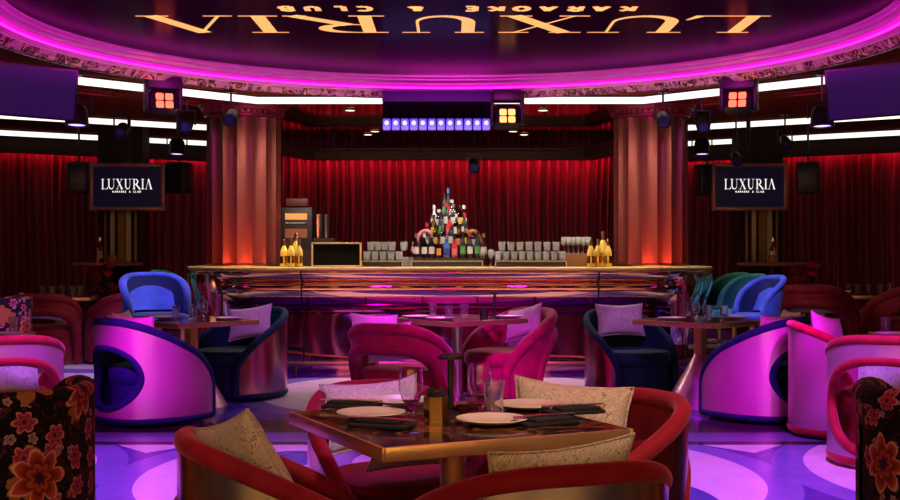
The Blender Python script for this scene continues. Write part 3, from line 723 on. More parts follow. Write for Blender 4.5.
def tv_big(s):
    d = 9.6
    x = s*(.5*(450+76)+0)*0
    cx = -s*0
    px = 37 if s < 0 else 863
    px = 25 if s < 0 else 878
    p = P(px, 91, d)
    t = thing('ceiling_screen', 'large blank screen with painted purple glow hanging in the upper %s corner' % ('left' if s < 0 else 'right'), 'television', p, s*R(-18))
    mb = MB(); T = Matrix.Rotation(R(12),4,'X') @ Matrix.Rotation(R(-s*3),4,'Y')
    mb.box((0,0,0), (.80,.05,.42), bev=.008, mat=T); mb.build('frame', M['black'], t)
    mb = MB(); mb.box((0,-.027,0), (.765,.005,.385), mat=T); mb.build('screen', M['screen_off'], t, smooth=False)
    mb = MB(); mb.tube([(0,.06,.1),(s*.2,.1,.22),(s*.75,.12,CZ-p.z-.06),(s*.78,.12,CZ-p.z)], .03, 8); mb.build('mount', M['dark'], t)
tv_big(-1); tv_big(1)

# ------------------------------------------------------------------ stage lights
def moving_head(px, py, d, led, label, yaw=0, w=.36):
    p = P(px, py, d); t = thing('moving_head_light', label, 'stage light', p, yaw)
    top = CZ-p.z
    mb = MB(); mb.box((0,0,top-.06), (w*.88,.25,.12), bev=.01); mb.build('base', M['black'], t)
    for s in (-1,1):
        mb = MB(); mb.box((s*w*.46,0,(top-.06)/2-.02), (.045,.14,top-.02+.1), bev=.015); mb.build('yoke_arm', M['black'], t)
    T = Matrix.Rotation(R(-18),4,'X')
    mb = MB(); mb.box((0,0,0), (w*.8,.2,.22), bev=.03, mat=T); mb.build('head', M['black'], t)
    for i in (-1,1):
        for j in (-1,1):
            mb = MB(); mb.box((i*w*.13,-.105,j*w*.12-.02), (w*.21,.02,w*.2), bev=.012, mat=T); mb.build('lens', led, t)
    mb = MB()
    for k in range(5): mb.box((0,-.085+.03*k,.118), (w*.6,.012,.02), mat=T)
    mb.build('cooling_fins', M['dark'], t, smooth=False)
    return t
moving_head(163,103,12.2,M['red_led'],'moving head stage light with four red lenses left of the left column',R(22))
moving_head(739,102,12.2,M['red_led'],'moving head stage light with four red lenses right of the right column',R(-22))
moving_head(507,118,13.2,M['warm_led'],'moving head stage light with four warm white lenses beside the led batten')
# led batten
d = 13.2; t = thing('led_batten', 'twelve cell violet led batten hanging over the bar centre', 'stage light', ((436.5-450)*d/F, d, 0))
W = 108*d/F
mb = MB(); mb.box((0,.03,2.985), (W,.2,.12), bev=.006); mb.build('top_housing', plain('violet_grey_casing',(.05,.02,.16),.6), t)
mb = MB()
for i in range(12): mb.box((-W/2+W*(i+.5)/12,.02,2.83), (W/12*.86,.14,.24), bev=.01)
mb.box((0,.06,2.84), (W,.1,.26))
mb.build('housing', M['matt'], t)
for i in range(12):
    x = -W/2+W*(i+.5)/12
    mb = MB(); mb.box((x,-.06,2.675), (W/12*.86,.05,.125), bev=.012); c = mb.build('led_cell', M['cell_led'], t)
    mb = MB(); mb.lathe([(0,0),(.026,0)], 16, mat=Matrix.Translation((x,-.087,2.69)) @ Matrix.Rotation(R(90),4,'X')); mb.build('lens', M['cell_core'], c)
mb = MB(); mb.tube([(0,.03,3.02),(0,.03,CZ)], .03, 8); mb.build('clamp', M['steel'], t)
def small_spot(px, py, d, led, label, w=.17, barn=False, yaw=0):
    p = P(px, py, d); t = thing('spotlight', label, 'stage light', p, yaw); top = CZ-p.z
    mb = MB(); mb.tube([(0,0,top),(0,0,.14)], .012, 8); mb.box((0,0,.15), (w*1.1,.03,.015)); mb.box((0,0,top-.01), (.1,.1,.02))
    for s in (-1,1): mb.box((s*w*.53,0,.07), (.012,.03,.17))
    mb.build('yoke', M['black'], t, smooth=False)
    T = Matrix.Rotation(R(-60 if not barn else -5),4,'X')
    mb = MB(); mb.lathe([(0,.11),(w*.3,.1),(w*.4,.06),(w*.45,-.1),(w*.38,-.1),(w*.36,-.07),(0,-.07)], 18, mat=T); mb.build('can', M['black'], t)
    mb = MB(); mb.lathe([(0,-.085),(w*.34,-.085)], 18, mat=T); mb.build('lens', led, t)
dl = plain('dark_lens', (.05,.04,.25), .1)
small_spot(187,124,13.4,dl,'small violet lensed spotlight just left of the left column capital')
small_spot(231,117,13.2,dl,'small round spotlight hanging before the left column capital')
small_spot(663,119,13.2,dl,'small round spotlight hanging before the right column capital')
small_spot(702,124,13.4,dl,'small violet lensed spotlight just right of the right column capital')
small_spot(77,116,11.9,M['violet_led'],'wide black spotlight with glowing violet rim near the upper left screen',.26,True)
small_spot(822,117,11.9,M['violet_led'],'wide black spotlight with glowing violet rim near the upper right screen',.26,True)
small_spot(177,147,15.4,M['violet_led'],'barn door spotlight glowing violet above the left television',.24,True)
small_spot(702,147,15.4,M['violet_led'],'barn door spotlight glowing violet above the right television',.24,True)
small_spot(122,130,13.6,dl,'small dark spotlight on a rod above the left television')
small_spot(785,142,15.4,dl,'small dark spotlight on a rod up right of the right television')
small_spot(736,158,15.4,dl,'small star shaped spotlight on a long rod over the right television')
small_spot(474,165,16.6,dl,'slim dark spotlight on a long rod before the curtain behind the bar')
small_spot(230,175,17.2,dl,'dark spotlight hidden behind the left column') if False else None

# ------------------------------------------------------------------ chairs
def plan(a, off=0, W=.37, D=.44):
    s, c = math.sin(a), math.cos(a)
    x = W*math.copysign(abs(s)**.82, s); y = -D*math.copysign(abs(c)**.9, c)
    n = Vector((x/W/W, y/D/D, 0)).normalized()
    return Vector((x, y, 0)) + n*off
def make_chair(name, vel, inner_m, panel_m, A=128, ztop=.77, zend=.28, r=.032, hole=(44,.13,.58), flat=.06, rimlow=True, uvm=False, label='x', seat_m=None, slit=None, thick=.02, power=1.9, fall=.75, arch=None):
    t = thing(name, label, 'armchair'); Aa = R(A)
    def top(a):
        u = abs(a)/Aa
        if u < flat: return ztop
        q = (u-flat)/(1-flat); return zend+(ztop-zend)*max(0, 1-q**power)**fall
    NU, NV = 110, 34
    # resample angle so the steep ends are dense
    def ang(u):
        s = 2*u-1; return Aa*math.copysign(1-(1-abs(s))**1.35, s) if abs(s) < 1 else Aa*s
    def inhole(a, z):
        if arch: return (abs(a)/R(arch[0]))**2.6 + (max(z,0)/arch[1])**2.6 < 1
        if not hole: return False
        h = R(hole[0]); zc = (hole[1]+hole[2])/2; hz = (hole[2]-hole[1])/2
        q = abs(z-zc)/hz
        if z > zc: return (abs(a)/h)**2 + q**2 < 1
        return (abs(a)/h)**1.7 + q**1.7 < 1
    z0 = .045
    def sk(u, v):
        a = ang(u); z = z0+(top(a)-z0)*v
        if slit and slit[0] < a < slit[1] and slit[2] < z < slit[3]: return True
        return inhole(a, z)
    for off, nm, mt in ((thick,'back_panel',panel_m),(-thick,'inner_lining',inner_m)):
        mb = MB(); mb.grid(lambda u, v: plan(ang(u), off)+Vector((0,0,z0+(top(ang(u))-z0)*v)), NU, NV, skip=sk, uvf=(lambda u, v: (ang(u)*.42, z0+(top(ang(u))-z0)*v)))
        mb.build(nm, mt, t, ang=80)
    pts = []
    for i in range(12): pts.append(plan(-Aa)+Vector((0,0,z0+(zend-z0)*i/12)))
    for i in range(97): a = ang(i/96); pts.append(plan(a)+Vector((0,0,top(a))))
    for i in range(11,-1,-1): pts.append(plan(Aa)+Vector((0,0,z0+(zend-z0)*i/12)))
    # smooth corners
    for _ in range(2): pts = [pts[0]]+[(pts[i-1]+pts[i]*2+pts[i+1])/4 for i in range(1,len(pts)-1)]+[pts[-1]]
    mb = MB(); mb.tube(pts, r, 14)
    if uvm:
        for i, p in enumerate(mb.v): mb.uv[i] = (math.atan2(p.x,-p.y)*.42, p.z)
    mb.build('rim', vel, t, ang=80)
    if arch:
        for sg2 in (-1,1):
            mb = MB(); mb.tube([plan(sg2*(R(arch[0])+(Aa-R(arch[0]))*i/20))+Vector((0,0,.05)) for i in range(21)], .03, 10); mb.build('base_trim', vel, t)
        pts = []
        for i in range(61):
            q = PI*i/60; c, s = math.cos(q), math.sin(q); pts.append(plan(R(arch[0])*math.copysign(abs(c)**(2/2.6), c))+Vector((0,0,max(.03, arch[1]*abs(s)**(2/2.6)))))
        mb = MB(); mb.tube(pts, r, 12); mb.build('opening_trim', vel, t, ang=80)
    else:
        mb = MB(); mb.tube([plan(Aa*(2*i/60-1))+Vector((0,0,.05)) for i in range(61)], .03, 10); mb.build('base_trim', vel, t)
    if hole:
        h = R(hole[0]); zc = (hole[1]+hole[2])/2; hz = (hole[2]-hole[1])/2; pts = []
        for i in range(64):
            q = 2*PI*i/64; c, s = math.cos(q), math.sin(q); e = 1 if s > 0 else 2/1.7
            aa = h*math.copysign(abs(c)**e, c); pts.append(plan(aa, .0)+Vector((0,0,zc+hz*math.copysign(abs(s)**e, s))))
        mb = MB(); mb.tube(pts, r*.95, 12, closed=True); mb.build('opening_trim', vel, t, ang=80)
    # seat drum with rounded cushion edge
    def seatp(u, v):
        a = 2*PI*u; k = [(0,.03),(.9,.03),(.93,.06),(.93,.30),(.97,.32),(1.0,.36),(.99,.41),(.93,.435),(.8,.445),(0,.45)]
        f = v*(len(k)-1); i = min(len(k)-2, int(f)); q = f-i; rr = k[i][0]*(1-q)+k[i+1][0]*q; zz = k[i][1]*(1-q)+k[i+1][1]*q
        sx, sy = math.sin(a), -math.cos(a)
        return Vector((rr*.325*math.copysign(abs(sx)**.85, sx), .03+rr*.375*math.copysign(abs(sy)**.85, sy), zz))
    mb = MB(); mb.grid(seatp, 48, 27, closed_u=True)
    if uvm:
        for i, p in enumerate(mb.v): mb.uv[i] = (p.x+p.y*.5, p.z)
    mb.build('seat', seat_m or inner_m, t)
    return t
ch_red = Proto(make_chair('tub_chair', M['red'], M['wine'], M['brass'], seat_m=M['wine']))
ch_redp = Proto(make_chair('tub_chair', M['red'], M['wine'], M['chrome'], hole=(62,.08,.65), zend=.4))
ch_blue = Proto(make_chair('tub_chair', M['blue'], M['teal'], M['chrome'], seat_m=M['teal']))
ch_redn = Proto(make_chair('tub_chair', M['red'], M['wine'], M['chrome'], hole=None))
ch_blu2 = Proto(make_chair('tub_chair', M['blue'], M['blue'], M['coppersheet'], hole=None))
ch_vel = Proto(make_chair('tub_chair', M['magv'], M['magv'], M['magv'], r=.052, hole=None, arch=(86,.62), flat=.12, thick=.028, zend=.25))
ch_far = Proto(make_chair('tub_chair', M['wine'], M['wine'], M['wine'], r=.052, hole=None, arch=(86,.62), flat=.12, thick=.028, zend=.25))
ch_flo = Proto(make_chair('floral_chair', M['floral'], M['floral'], M['floral'], ztop=.84, zend=.62, hole=None, flat=.5, r=.03, uvm=True, thick=.025, power=4, fall=.55))
ch_flo2 = Proto(make_chair('floral_chair', M['floral'], M['floral'], M['floral'], ztop=.82, zend=.62, hole=None, flat=.5, r=.042, uvm=True, thick=.03, power=4, fall=.55, slit=(R(-62),R(-56),.3,.74)))

def make_cushion(mat, w=.46, h=.30, T=.13):
    def fn(u, v):
        uu = 2*u-1; q = 2*v
        return uu, q
    mb = MB()
    for side in (1,-1):
        def g(u, v, side=side):
            U = 2*u-1; V = 2*v-1
            x = U*w/2*(1-.09*(1-V*V)); z = V*h/2*(1-.13*(1-U*U))
            tt = T/2*(max(0,1-U*U)**.45)*(max(0,1-V*V)**.45)*(1+.08*math.sin(5*U+3*V))
            return Vector((x, side*tt, z+h/2))
        mb.grid(g, 26, 18)
    o = mb.build('cushion', mat, ang=100); 
    bm = bmesh.new(); bm.from_mesh(o.data); bmesh.ops.remove_doubles(bm, verts=bm.verts, dist=.0008); bmesh.ops.recalc_face_normals(bm, faces=bm.faces); bm.to_mesh(o.data); bm.free()
    pts = []
    for i in range(80):
        s = i/20; k = int(s); f = s-k; U, V = ((-1+2*f,-1),(1,-1+2*f),(1-2*f,1),(-1,1-2*f))[k]
        pts.append((U*w/2*(1-.09*(1-V*V)), 0, V*h/2*(1-.13*(1-U*U))+h/2))
    m2 = MB(); m2.tube(pts, .0045, 6, closed=True); m2.build('piping', mat, o)
    return tag(o, 'x', 'cushion')
cu = Proto(make_cushion(M['cush'])); cu2 = Proto(make_cushion(M['cush2']))
def chair(pr, x, y, yaw, label, group=None, cush=None, sc=None):
    o = pr.put((x,y,0), R(yaw-90), label, group, sc)
    if cush:
        for pc_, ang_, tilt, roll, z, dist, lab in cush:
            a = R(yaw-90); la = R(ang_)   # position angle on the backrest, 0 = middle of the back
            lx, ly = math.sin(la)*dist, -math.cos(la)*dist
            wx = x+lx*math.cos(a)-ly*math.sin(a); wy = y+lx*math.sin(a)+ly*math.cos(a)
            c = pc_.put((wx,wy,z), 0, lab); c.rotation_mode = 'XYZ'
            # local +Y of the cushion points to chair front; lean back by tilt
            c.rotation_euler = (R(tilt), R(roll), a+la)
    return o
# front table group
chair(ch_red, -.37, 3.62, 18, 'crimson tub chair with brass back, nearest the lower left of the front table', None, [(cu,16,26,-14,.545,.2,'beige brocade cushion in the crimson chair left of the front table')], .96)
chair(ch_red, .20, 3.38, 110, 'crimson tub chair with brass back toward viewer at front table', None, [(cu,8,14,-2,.50,.16,'beige brocade cushion showing just above the rim of the nearest crimson chair')], .96)
chair(ch_red, .42, 4.36, 205, 'crimson tub chair right of the front table, lit bright red', None, [(cu,58,14,-5,.50,.22,'large pale brocade cushion standing at the right of the front table')], .96)
chair(ch_red, -.20, 4.85, -66, 'crimson tub chair behind the front table, facing the viewer', None, [(cu2,0,20,2,.46,.22,'lilac lit cushion propped on the back of the chair behind the front table'),(cu2,5,-30,0,.45,-.16,'dark patterned cushion on the seat below the front table top')], .92)
chair(ch_flo, -1.60, 3.98, 120, 'dark floral tapestry armchair cut off by the left edge', None, [(cu,-40,20,24,.54,.16,'cushion with one corner peeking over the left floral armchair')])
chair(ch_flo2, 1.78, 4.0, 62, 'dark floral tapestry armchair with a slit, cut off by right edge', None, [(cu,30,18,-8,.58,.16,'pale cushion on the floral armchair at the right edge')])
# middle groups
chair(ch_blue, -2.24, 9.15, 50, 'blue rimmed tub chair with teardrop opening left of the left middle table', None, [(cu,10,14,0,.52,.2,'grey cushion in the blue rimmed chair at the left middle table'),(cu,-50,14,0,.54,.2,'second grey cushion behind the one in the left blue rimmed chair')], 1.0)
chair(ch_blu2, -1.88, 10.6, 232, 'blue velvet tub chair at the right side of the left middle table', None, [(cu2,14,14,8,.50,.2,'violet lit cushion in the blue chair left of the bar seam')], .98)
chair(ch_blue, 2.38, 9.3, 130, 'blue rimmed tub chair with teardrop opening right of the right middle table', None, [(cu,-10,14,0,.52,.2,'grey cushion in the blue rimmed chair at the right middle table'),(cu,50,14,0,.54,.2,'second grey cushion behind the one in the right blue rimmed chair')], 1.0)
chair(ch_blu2, 1.60, 10.65, -66, 'blue velvet tub chair behind the left corner of right middle table', None, [(cu2,-10,14,0,.52,.2,'violet lit cushion in the blue chair right of the centre')], .95)
chair(ch_vel, -.36, 9.15, 70, 'magenta lit velvet chair left of the centre middle table', None, [(cu2,-10,16,-6,.46,.12,'lilac cushion seen through the back of the left centre chair'),(cu2,-120,10,-4,.50,.34,'cream cushion behind the left centre chair, before the bar')], .93)
chair(ch_vel, .50, 10.65, 220, 'magenta lit velvet chair right of the centre middle table', None, [(cu2,0,15,12,.50,.2,'cream cushion standing in the right centre chair')], .95)
# side groups
chair(ch_redp, -2.80, 7.40, 118, 'crimson rimmed chair with glowing pink back at the left edge', None, [(cu2,0,10,0,.42,.18,'pink lit cushion seen through the opening of the left edge chair')])
chair(ch_redn, 2.86, 8.45, -8, 'crimson rimmed chair with glowing pink side right of the right blue chair', None, [(cu,-35,10,-10,.54,.2,'patterned cushion in the pink sided chair on the right')], 1.0)
chair(ch_redp, 2.74, 7.40, 62, 'crimson rimmed chair with open back at the right edge', None, [(cu2,10,10,0,.42,.18,'violet lit cushion in the chair at the right edge')])
chair(ch_flo, -4.3, 11.0, 150, 'violet lit floral chair back beyond the left edge table', None, None)
# far groups
chair(ch_far, -4.60, 13.6, 100, 'dark red velvet chair in the far left group, left of the two', None, [(cu,0,12,3,.52,.24,'cream cushion on the far left group chair nearest the edge')])
chair(ch_far, -3.80, 13.9, 130, 'dark red velvet chair in the far left group, right of the two', None, [(cu,0,12,-3,.5,.22,'small cushion on the right chair of the far left group')])
chair(ch_far, 4.35, 14.2, 60, 'dark red velvet chair in the far right group, nearest the blue stools', None, [(cu,-20,12,3,.55,.22,'beige cushion on the far right group chair'),(cu,45,12,3,.55,.25,'second dark cushion on the far right group chair')], 1.1)
chair(ch_far, 5.35, 14.3, 110, 'dark red velvet chair in the far right group, cut off by edge', None, None, 1.1)

# ------------------------------------------------------------------ tables
TZ = .72
def make_table(base='square', s=.84, label='x', post=M['edge']):
    t = thing('dining_table', label, 'table')
    mb = MB(); mb.box((0,0,TZ-.004), (s-.02,s-.02,.008)); mb.build('tabletop', M['marble'], t, smooth=False)
    mb = MB()
    for k in (-1,1): mb.box((k*(s/2-.006),0,TZ-.022), (.012,s,.044), bev=.003); mb.box((0,k*(s/2-.006),TZ-.022), (s-.02,.012,.044), bev=.003)
    mb.box((0,0,TZ-.026), (s-.03,s-.03,.03)); mb.build('edge_band', M['edge'], t)
    mb = MB()
    if base == 'round': mb.tube([(0,0,.02),(0,0,TZ-.04)], .045, 20)
    else: mb.box((0,0,TZ/2-.01), (.08,.08,TZ-.06), bev=.006)
    mb.build('post', post, t)
    mb = MB()
    if base == 'cone': mb.lathe([(.05,.43),(.29,.02),(.30,0),(0,0)], 36)
    else: mb.lathe([(.05,.05),(.08,.03),(.25,.015),(.26,0),(0,0)], 36)
    mb.build('pedestal_base', M['chrome'] if base == 'cone' else post, t); return t
front = make_table('round', .88); front.location = (.01,4.1,0); front.rotation_euler.z = R(25.5); tag(front, 'square dark marble table with brass edge nearest the viewer', 'table')
ptb = Proto(make_table('cone', .8))
ptb.put((-2.16,10.02,0), R(47), 'brass edged square table of the left middle group on a cone base'); ptb.put((2.09,10.02,0), R(43), 'brass edged square table of the right middle group on a cone base')
ctb = make_table('round', .86, post=M['steel']); ctb.location = (.06,10.27,0); ctb.rotation_euler.z = R(40); tag(ctb, 'magenta lit square table before the middle of the bar', 'table')
ptb.put((-3.35,8.15,0), R(0), 'square table at the left edge beyond the pink backed chair'); ptb.put((3.38,8.15,0), R(0), 'square table at the right edge with bright violet top')
ptb.put((-4.85,14.95,0), R(10), 'dark square table of the far left group'); ptb.put((5.5,15.65,0), R(-2), 'brass edged square table of the far right group')
for c, n in (((-4.0,15.0),0),((4.6,15.5),1)):
    pass

# table ware
def plate_p():
    mb = MB(); mb.lathe([(0,.004),(.07,.004),(.085,.008),(.115,.018),(.12,.02),(.119,.023),(.085,.013),(.07,.009),(0,.009)], 40); return Proto(tag(mb.build('plate', M['plate']), 'x', 'plate'))
pp = plate_p()
PTB = glass_proto('tumbler', mat=M['tab_glass'], prof=[(0,.003),(.034,.003),(.036,.01),(.034,.05),(.037,.1),(.042,.125),(.0405,.125),(.035,.1),(.032,.05),(.033,.016),(0,.014)], label='x', cat='glass')
PST = glass_proto('stemless_glass', [(0,.003),(.02,.003),(.006,.02),(.03,.05),(.044,.09),(.043,.14),(.038,.165),(.0365,.165),(.041,.14),(.042,.09),(.028,.054),(0,.04)], 'x', 'glass')
def lamp_p(mat):
    t = thing('table_lamp', 'x', 'lamp'); mb = MB(); mb.lathe([(0,0),(.045,0),(.045,.01),(.01,.016),(.01,.02)], 20); mb.build('base', mat, t)
    mb = MB(); mb.tube([(0,0,.01),(0,0,.2)], .011, 12); mb.build('stem', mat, t)
    mb = MB(); mb.lathe([(0,.215),(.03,.215),(.042,.205),(.042,.195),(0,.192)], 24); mb.build('shade', mat, t); return Proto(t)
pl = lamp_p(M['black'])
def napkin_p():
    t = thing('napkin', 'x', 'napkin'); mb = MB(); mb.box((0,0,.007), (.11,.21,.014), bev=.006); mb.box((.01,.01,.019), (.08,.16,.012), bev=.005); mb.build('cloth', M['napkin'], t)
    mb = MB(); mb.tube([(-.01,-.12,.028),(-.005,0,.03),(0,.09,.028)], [.005,.003,.003], 6); mb.box((0,.1,.029), (.018,.04,.003)); mb.build('cutlery', M['steel'], t); return Proto(t)
pn = napkin_p()
def at(px, py, z=TZ): d = (CH-z)*F/(py-250); return Vector(((px-450)*d/F, d, z))
def pt(px, py, pr, rot, lab, grp=None, sc=None): return pr.put(at(px, py), R(rot), lab, grp, sc)
pt(371,417.5,pp,0,'white plate at the left side of the front table'); pt(492,424,pp,0,'white plate nearest the viewer in the centre of front table')
pt(527,409,pp,0,'white plate at the back right of the front table'); pt(400,404.5,pp,0,'white plate behind the glass at the back left of front table')
pt(382,427,pn,70,'black napkin with cutlery in front of the left plate'); pt(545,424,pn,-60,'black napkin with cutlery right of the nearest plate'); pt(352,407.5,pn,80,'black napkin at the far left back of the front table')
pt(573,413,pn,-70,'thin black napkin by the right corner of the front table')
pt(411,415,PST,0,'clear stemless glass left of the brass cutlery holder'); pt(480,409,PST,0,'tall clear wine glass right of the black lamp'); pt(494,414.5,PTB,0,'clear tumbler in front of the tall wine glass',None,.95)
pt(450.5,414,pl,0,'black table lamp with thin stem on the front table')
t = thing('cutlery_holder', 'hexagonal brass holder with black gloves on the front table', 'holder', at(436,418))
def hexp(r, z0, z1): return [(r,z0),(r,z1),(r-.004,z1),(r-.004,z0+.006),(0,z0+.006)]
mb = MB(); mb.lathe([(0,0)]+hexp(.043,0,.075), 6); mb.build('box', M['bronze'], t, smooth=False)
mb = MB()
for i in range(9):
    a = i*.7; mb.tube([(.018*math.cos(a),.018*math.sin(a),.02),(.024*math.cos(a),.024*math.sin(a),.085+.008*math.sin(i*2.3)),(.03*math.cos(a+.3),.03*math.sin(a+.3),.098+.008*math.sin(i*2.3))], [.01,.009,.004], 6)
mb.build('napkin_bundle', M['napkin'], t)
mb = MB(); mb.lathe([(0,0),(.03,0),(.045,.015),(.047,.03),(.04,.028),(.03,.012),(0,.008)], 24); tag(mb.build('ashtray', M['amber'], loc=at(466,414)), 'small amber bowl beside the black lamp on the front table', 'bowl')
# centre middle table
for px, py, pr, lab in ((433,317,PTB,'tumbler on the left of the centre middle table'),(449,320,PTB,'tumbler at the front of the centre middle table'),(464,318,PTB,'tumbler right of the post on the centre middle table')): pt(px,py,pr,0,lab)
pt(416,318.2,pp,0,'plate at the left of the centre middle table'); pt(440,320,pp,0,'plate near the front corner of the centre middle table'); pt(510,318,pp,0,'plate at the right of the centre middle table')
pt(494.5,317.5,pl,0,'violet lit table lamp on the centre middle table',None,1.05)
mb = MB(); mb.lathe([(0,0),(.035,0),(.04,.07),(.036,.07),(.03,.006),(0,.006)], 6); tag(mb.build('candle_holder', M['dark'], loc=at(484,318)), 'small dark candle holder beside the lamp on centre table', 'candle holder')
# left and right middle tables
for s in (-1,1):
    sd = 'left' if s < 0 else 'right'; X = lambda px: px if s < 0 else 900-px
    pt(X(193),319.5,PTB,0,'tumbler in the middle of the %s middle table' % sd); pt(X(204),319,PST,0,'stemless glass toward the bar side of the %s middle table' % sd,None,.8); pt(X(176),318.5,PTB,0,'tumbler on the outer side of the %s middle table' % sd,None,.9)
    pt(X(165),319,pp,0,'plate on the outer side of the %s middle table' % sd); pt(X(228),320,pp,0,'plate on the bar side of the %s middle table' % sd)
    pt(X(222),318,pl,0,'thin table lamp on the %s middle table' % sd,None,1.05)
    pt(X(6),336,pp,0,'plate on the table at the %s edge' % sd); pt(X(14),334,PTB,0,'tumbler on the table at the %s edge' % sd)
for i, (px, py) in enumerate(((42,297.5),(52,298),(62,297),(72,298),(80,297.5))): pt(px,py-.8,PTB,0,'tumbler on the far left table','tumblers on the far left table',1.1)
for i, (px, py) in enumerate(((848,292.5),(858,293),(868,292.5),(880,293),(890,292.5))): pt(px,py+1.6,PTB,0,'tumbler on the far right table','tumblers on the far right table',1.1)

# ------------------------------------------------------------------ bar stools
def make_stool(outer, inner, pad):
    t = thing('bar_stool', 'x', 'bar stool'); Aa = R(118)
    def top(a): u = abs(a)/Aa; return .70+.38*max(0, 1-u**2.6)**.7
    for off, nm, mt, dz in ((.02,'shell',outer,0),(-.02,'inner_shell',inner,0)):
        mb = MB(); mb.grid(lambda u, v: plan(Aa*(2*u-1), off, .25, .26)*(1)+Vector((0,-.09*v,.62+(top(Aa*(2*u-1))-.62)*v)), 60, 12); mb.build(nm, mt, t, ang=80)
    mb = MB(); pts = [plan(Aa*(2*i/60-1), 0, .25, .26)+Vector((0,-.09,top(Aa*(2*i/60-1)))) for i in range(61)]
    mb.tube(pts, .03, 12); mb.build('rim', outer, t)
    mb = MB(); mb.grid(lambda u, v: plan(R(50)*(2*u-1), -.06+.03*(2*abs(u-.5))**3, .25, .26)+Vector((0,-.08*v,.72+.25*v*(1-.3*(2*u-1)**2))), 20, 10); mb.build('back_pad', pad, t)
    mb = MB(); mb.lathe([(0,.58),(.23,.58),(.25,.62),(.24,.68),(.17,.7),(0,.7)], 32); mb.build('seat', pad, t)
    mb = MB(); mb.lathe([(.03,.58),(.03,.03),(.2,.015),(.21,0),(0,0)], 24); mb.build('pedestal', M['edge'], t)
    mb = MB(); mb.tube([(.16*math.cos(2*PI*i/24),.16*math.sin(2*PI*i/24)+.05,.28) for i in range(24)], .01, 8, closed=True); mb.build('foot_ring', M['edge'], t); return t
sb = Proto(make_stool(M['azure'], M['deep'], M['azure'])); sg_ = Proto(make_stool(M['green'], M['teal'], M['sage']))
def stool(pr, px, d, yaw, lab, sc=1): pr.put(((px-450)*d/F, d, 0), R(yaw-90), lab, None, sc)
stool(sb,158,11.9,-62,'bright blue velvet bar stool left of the bar',.97); sb.root.scale = (1.25,1.15,.97)
stool(sg_,183,13.5,-15,'green velvet bar stool partly behind the blue one, left of the bar',.97)
stool(sb,752,12.25,205,'blue velvet bar stool right of the bar, nearest of the row',.94); stool(sg_,734,13.0,205,'green velvet bar stool in the middle of the right row',.94); stool(sg_,719,13.75,205,'dark green velvet bar stool nearest the right end of the bar',.94)

# ------------------------------------------------------------------ pillars, high tables, flowers
def pillar(px, side):
    d = 16.9; x = (px-450)*d/F; t = thing('mirrored_pillar', 'dark pillar with mirror and gold strips behind the %s television' % side, 'pillar', (x,d,0))
    mb = MB(); mb.box((0,0,CZ/2), (.62,.4,CZ)); mb.build('core', M['walnut3'], t, smooth=False)
    for k, (ox, w, mt) in enumerate(((-.2,.03,M['bronze']),(-.1,.06,M['steel']),(.02,.1,M['bronze']),(.12,.07,M['steel']),(.22,.03,M['bronze']),(-.3,.02,M['dark']),(.3,.02,M['dark']))):
        mb = MB(); mb.box((ox,-.21,1.75), (w,.02,1.3)); mb.build('strip', mt, t, smooth=False)
    ht = thing('high_table', 'round high table in front of the %s mirrored pillar' % side, 'table', (x,16.1,0))
    mb = MB(); mb.lathe([(0,1.13),(.46,1.13),(.47,1.115),(.46,1.09),(0,1.09)], 40); mb.build('tabletop', M['cork'], ht)
    mb = MB(); mb.lathe([(.05,1.09),(.05,.04),(.25,.02),(.26,0),(0,0)], 24); mb.build('pedestal', M['dark'], ht)
    b = bottle(.04,.34,M['clearb'] if side == 'right' else M['amber'], cols['white'] if side == 'right' else cols['yellow'], M['gold']); b.location = (x+(-.08 if side == 'left' else -.02),16.0,1.13); tag(b, 'bottle standing on the %s high table' % side, 'bottle')
    mb = MB(); mb.box((0,0,.05), (.1,.1,.1), bev=.01); tag(mb.build('table_sign', M['cork'], loc=(x+.12 if side == 'left' else x-.05,15.9,1.13)), 'small reddish block sign on the %s high table' % side, 'sign')
pillar(124,'left'); pillar(757,'right')
def flowers(px, d, side, z0):
    rnd = random.Random(5); x = (px-450)*d/F; t = thing('flower_arrangement', 'dark red flower arrangement in a tall vase, far %s' % side, 'flowers', (x,d,0))
    mb = MB(); mb.lathe([(0,0),(.14,0),(.09,.15),(.06,.45),(.12,.62),(.11,.62),(0,.55)], 24); mb.build('vase', M['dark'], t)
    for k in range(22):
        a = rnd.uniform(0,6.28); r = rnd.uniform(0,.26); z = z0+rnd.uniform(-.1,.35)
        mb = MB(); c = Vector((r*math.cos(a), r*math.sin(a), z))
        for q in range(3):
            rr = .055-.015*q; n_ = 6
            mb.grid(lambda u, v: c+Vector((math.cos(6.283*u)*rr*(.4+.6*v)*(1+.18*math.cos(n_*6.283*u)), math.sin(6.283*u)*rr*(.4+.6*v)*(1+.18*math.cos(n_*6.283*u)), .05*v+.012*q)), 24, 3, closed_u=True)
        mb.build('bloom', cols['red'] if k % 3 else M['wine'], t)
    mb = MB()
    for k in range(26):
        a = rnd.uniform(0,6.28); r = rnd.uniform(.05,.3); mb.tube([(0,0,.58),(r*.5*math.cos(a),r*.5*math.sin(a),z0),(r*math.cos(a),r*math.sin(a),z0+rnd.uniform(-.1,.3))], [.006,.005,.003], 5)
    mb.build('stems', plain('stem_green_'+side,(.02,.05,.02),.6), t)
flowers(98,15.5,'left',.75); flowers(802,15.6,'right',.75)

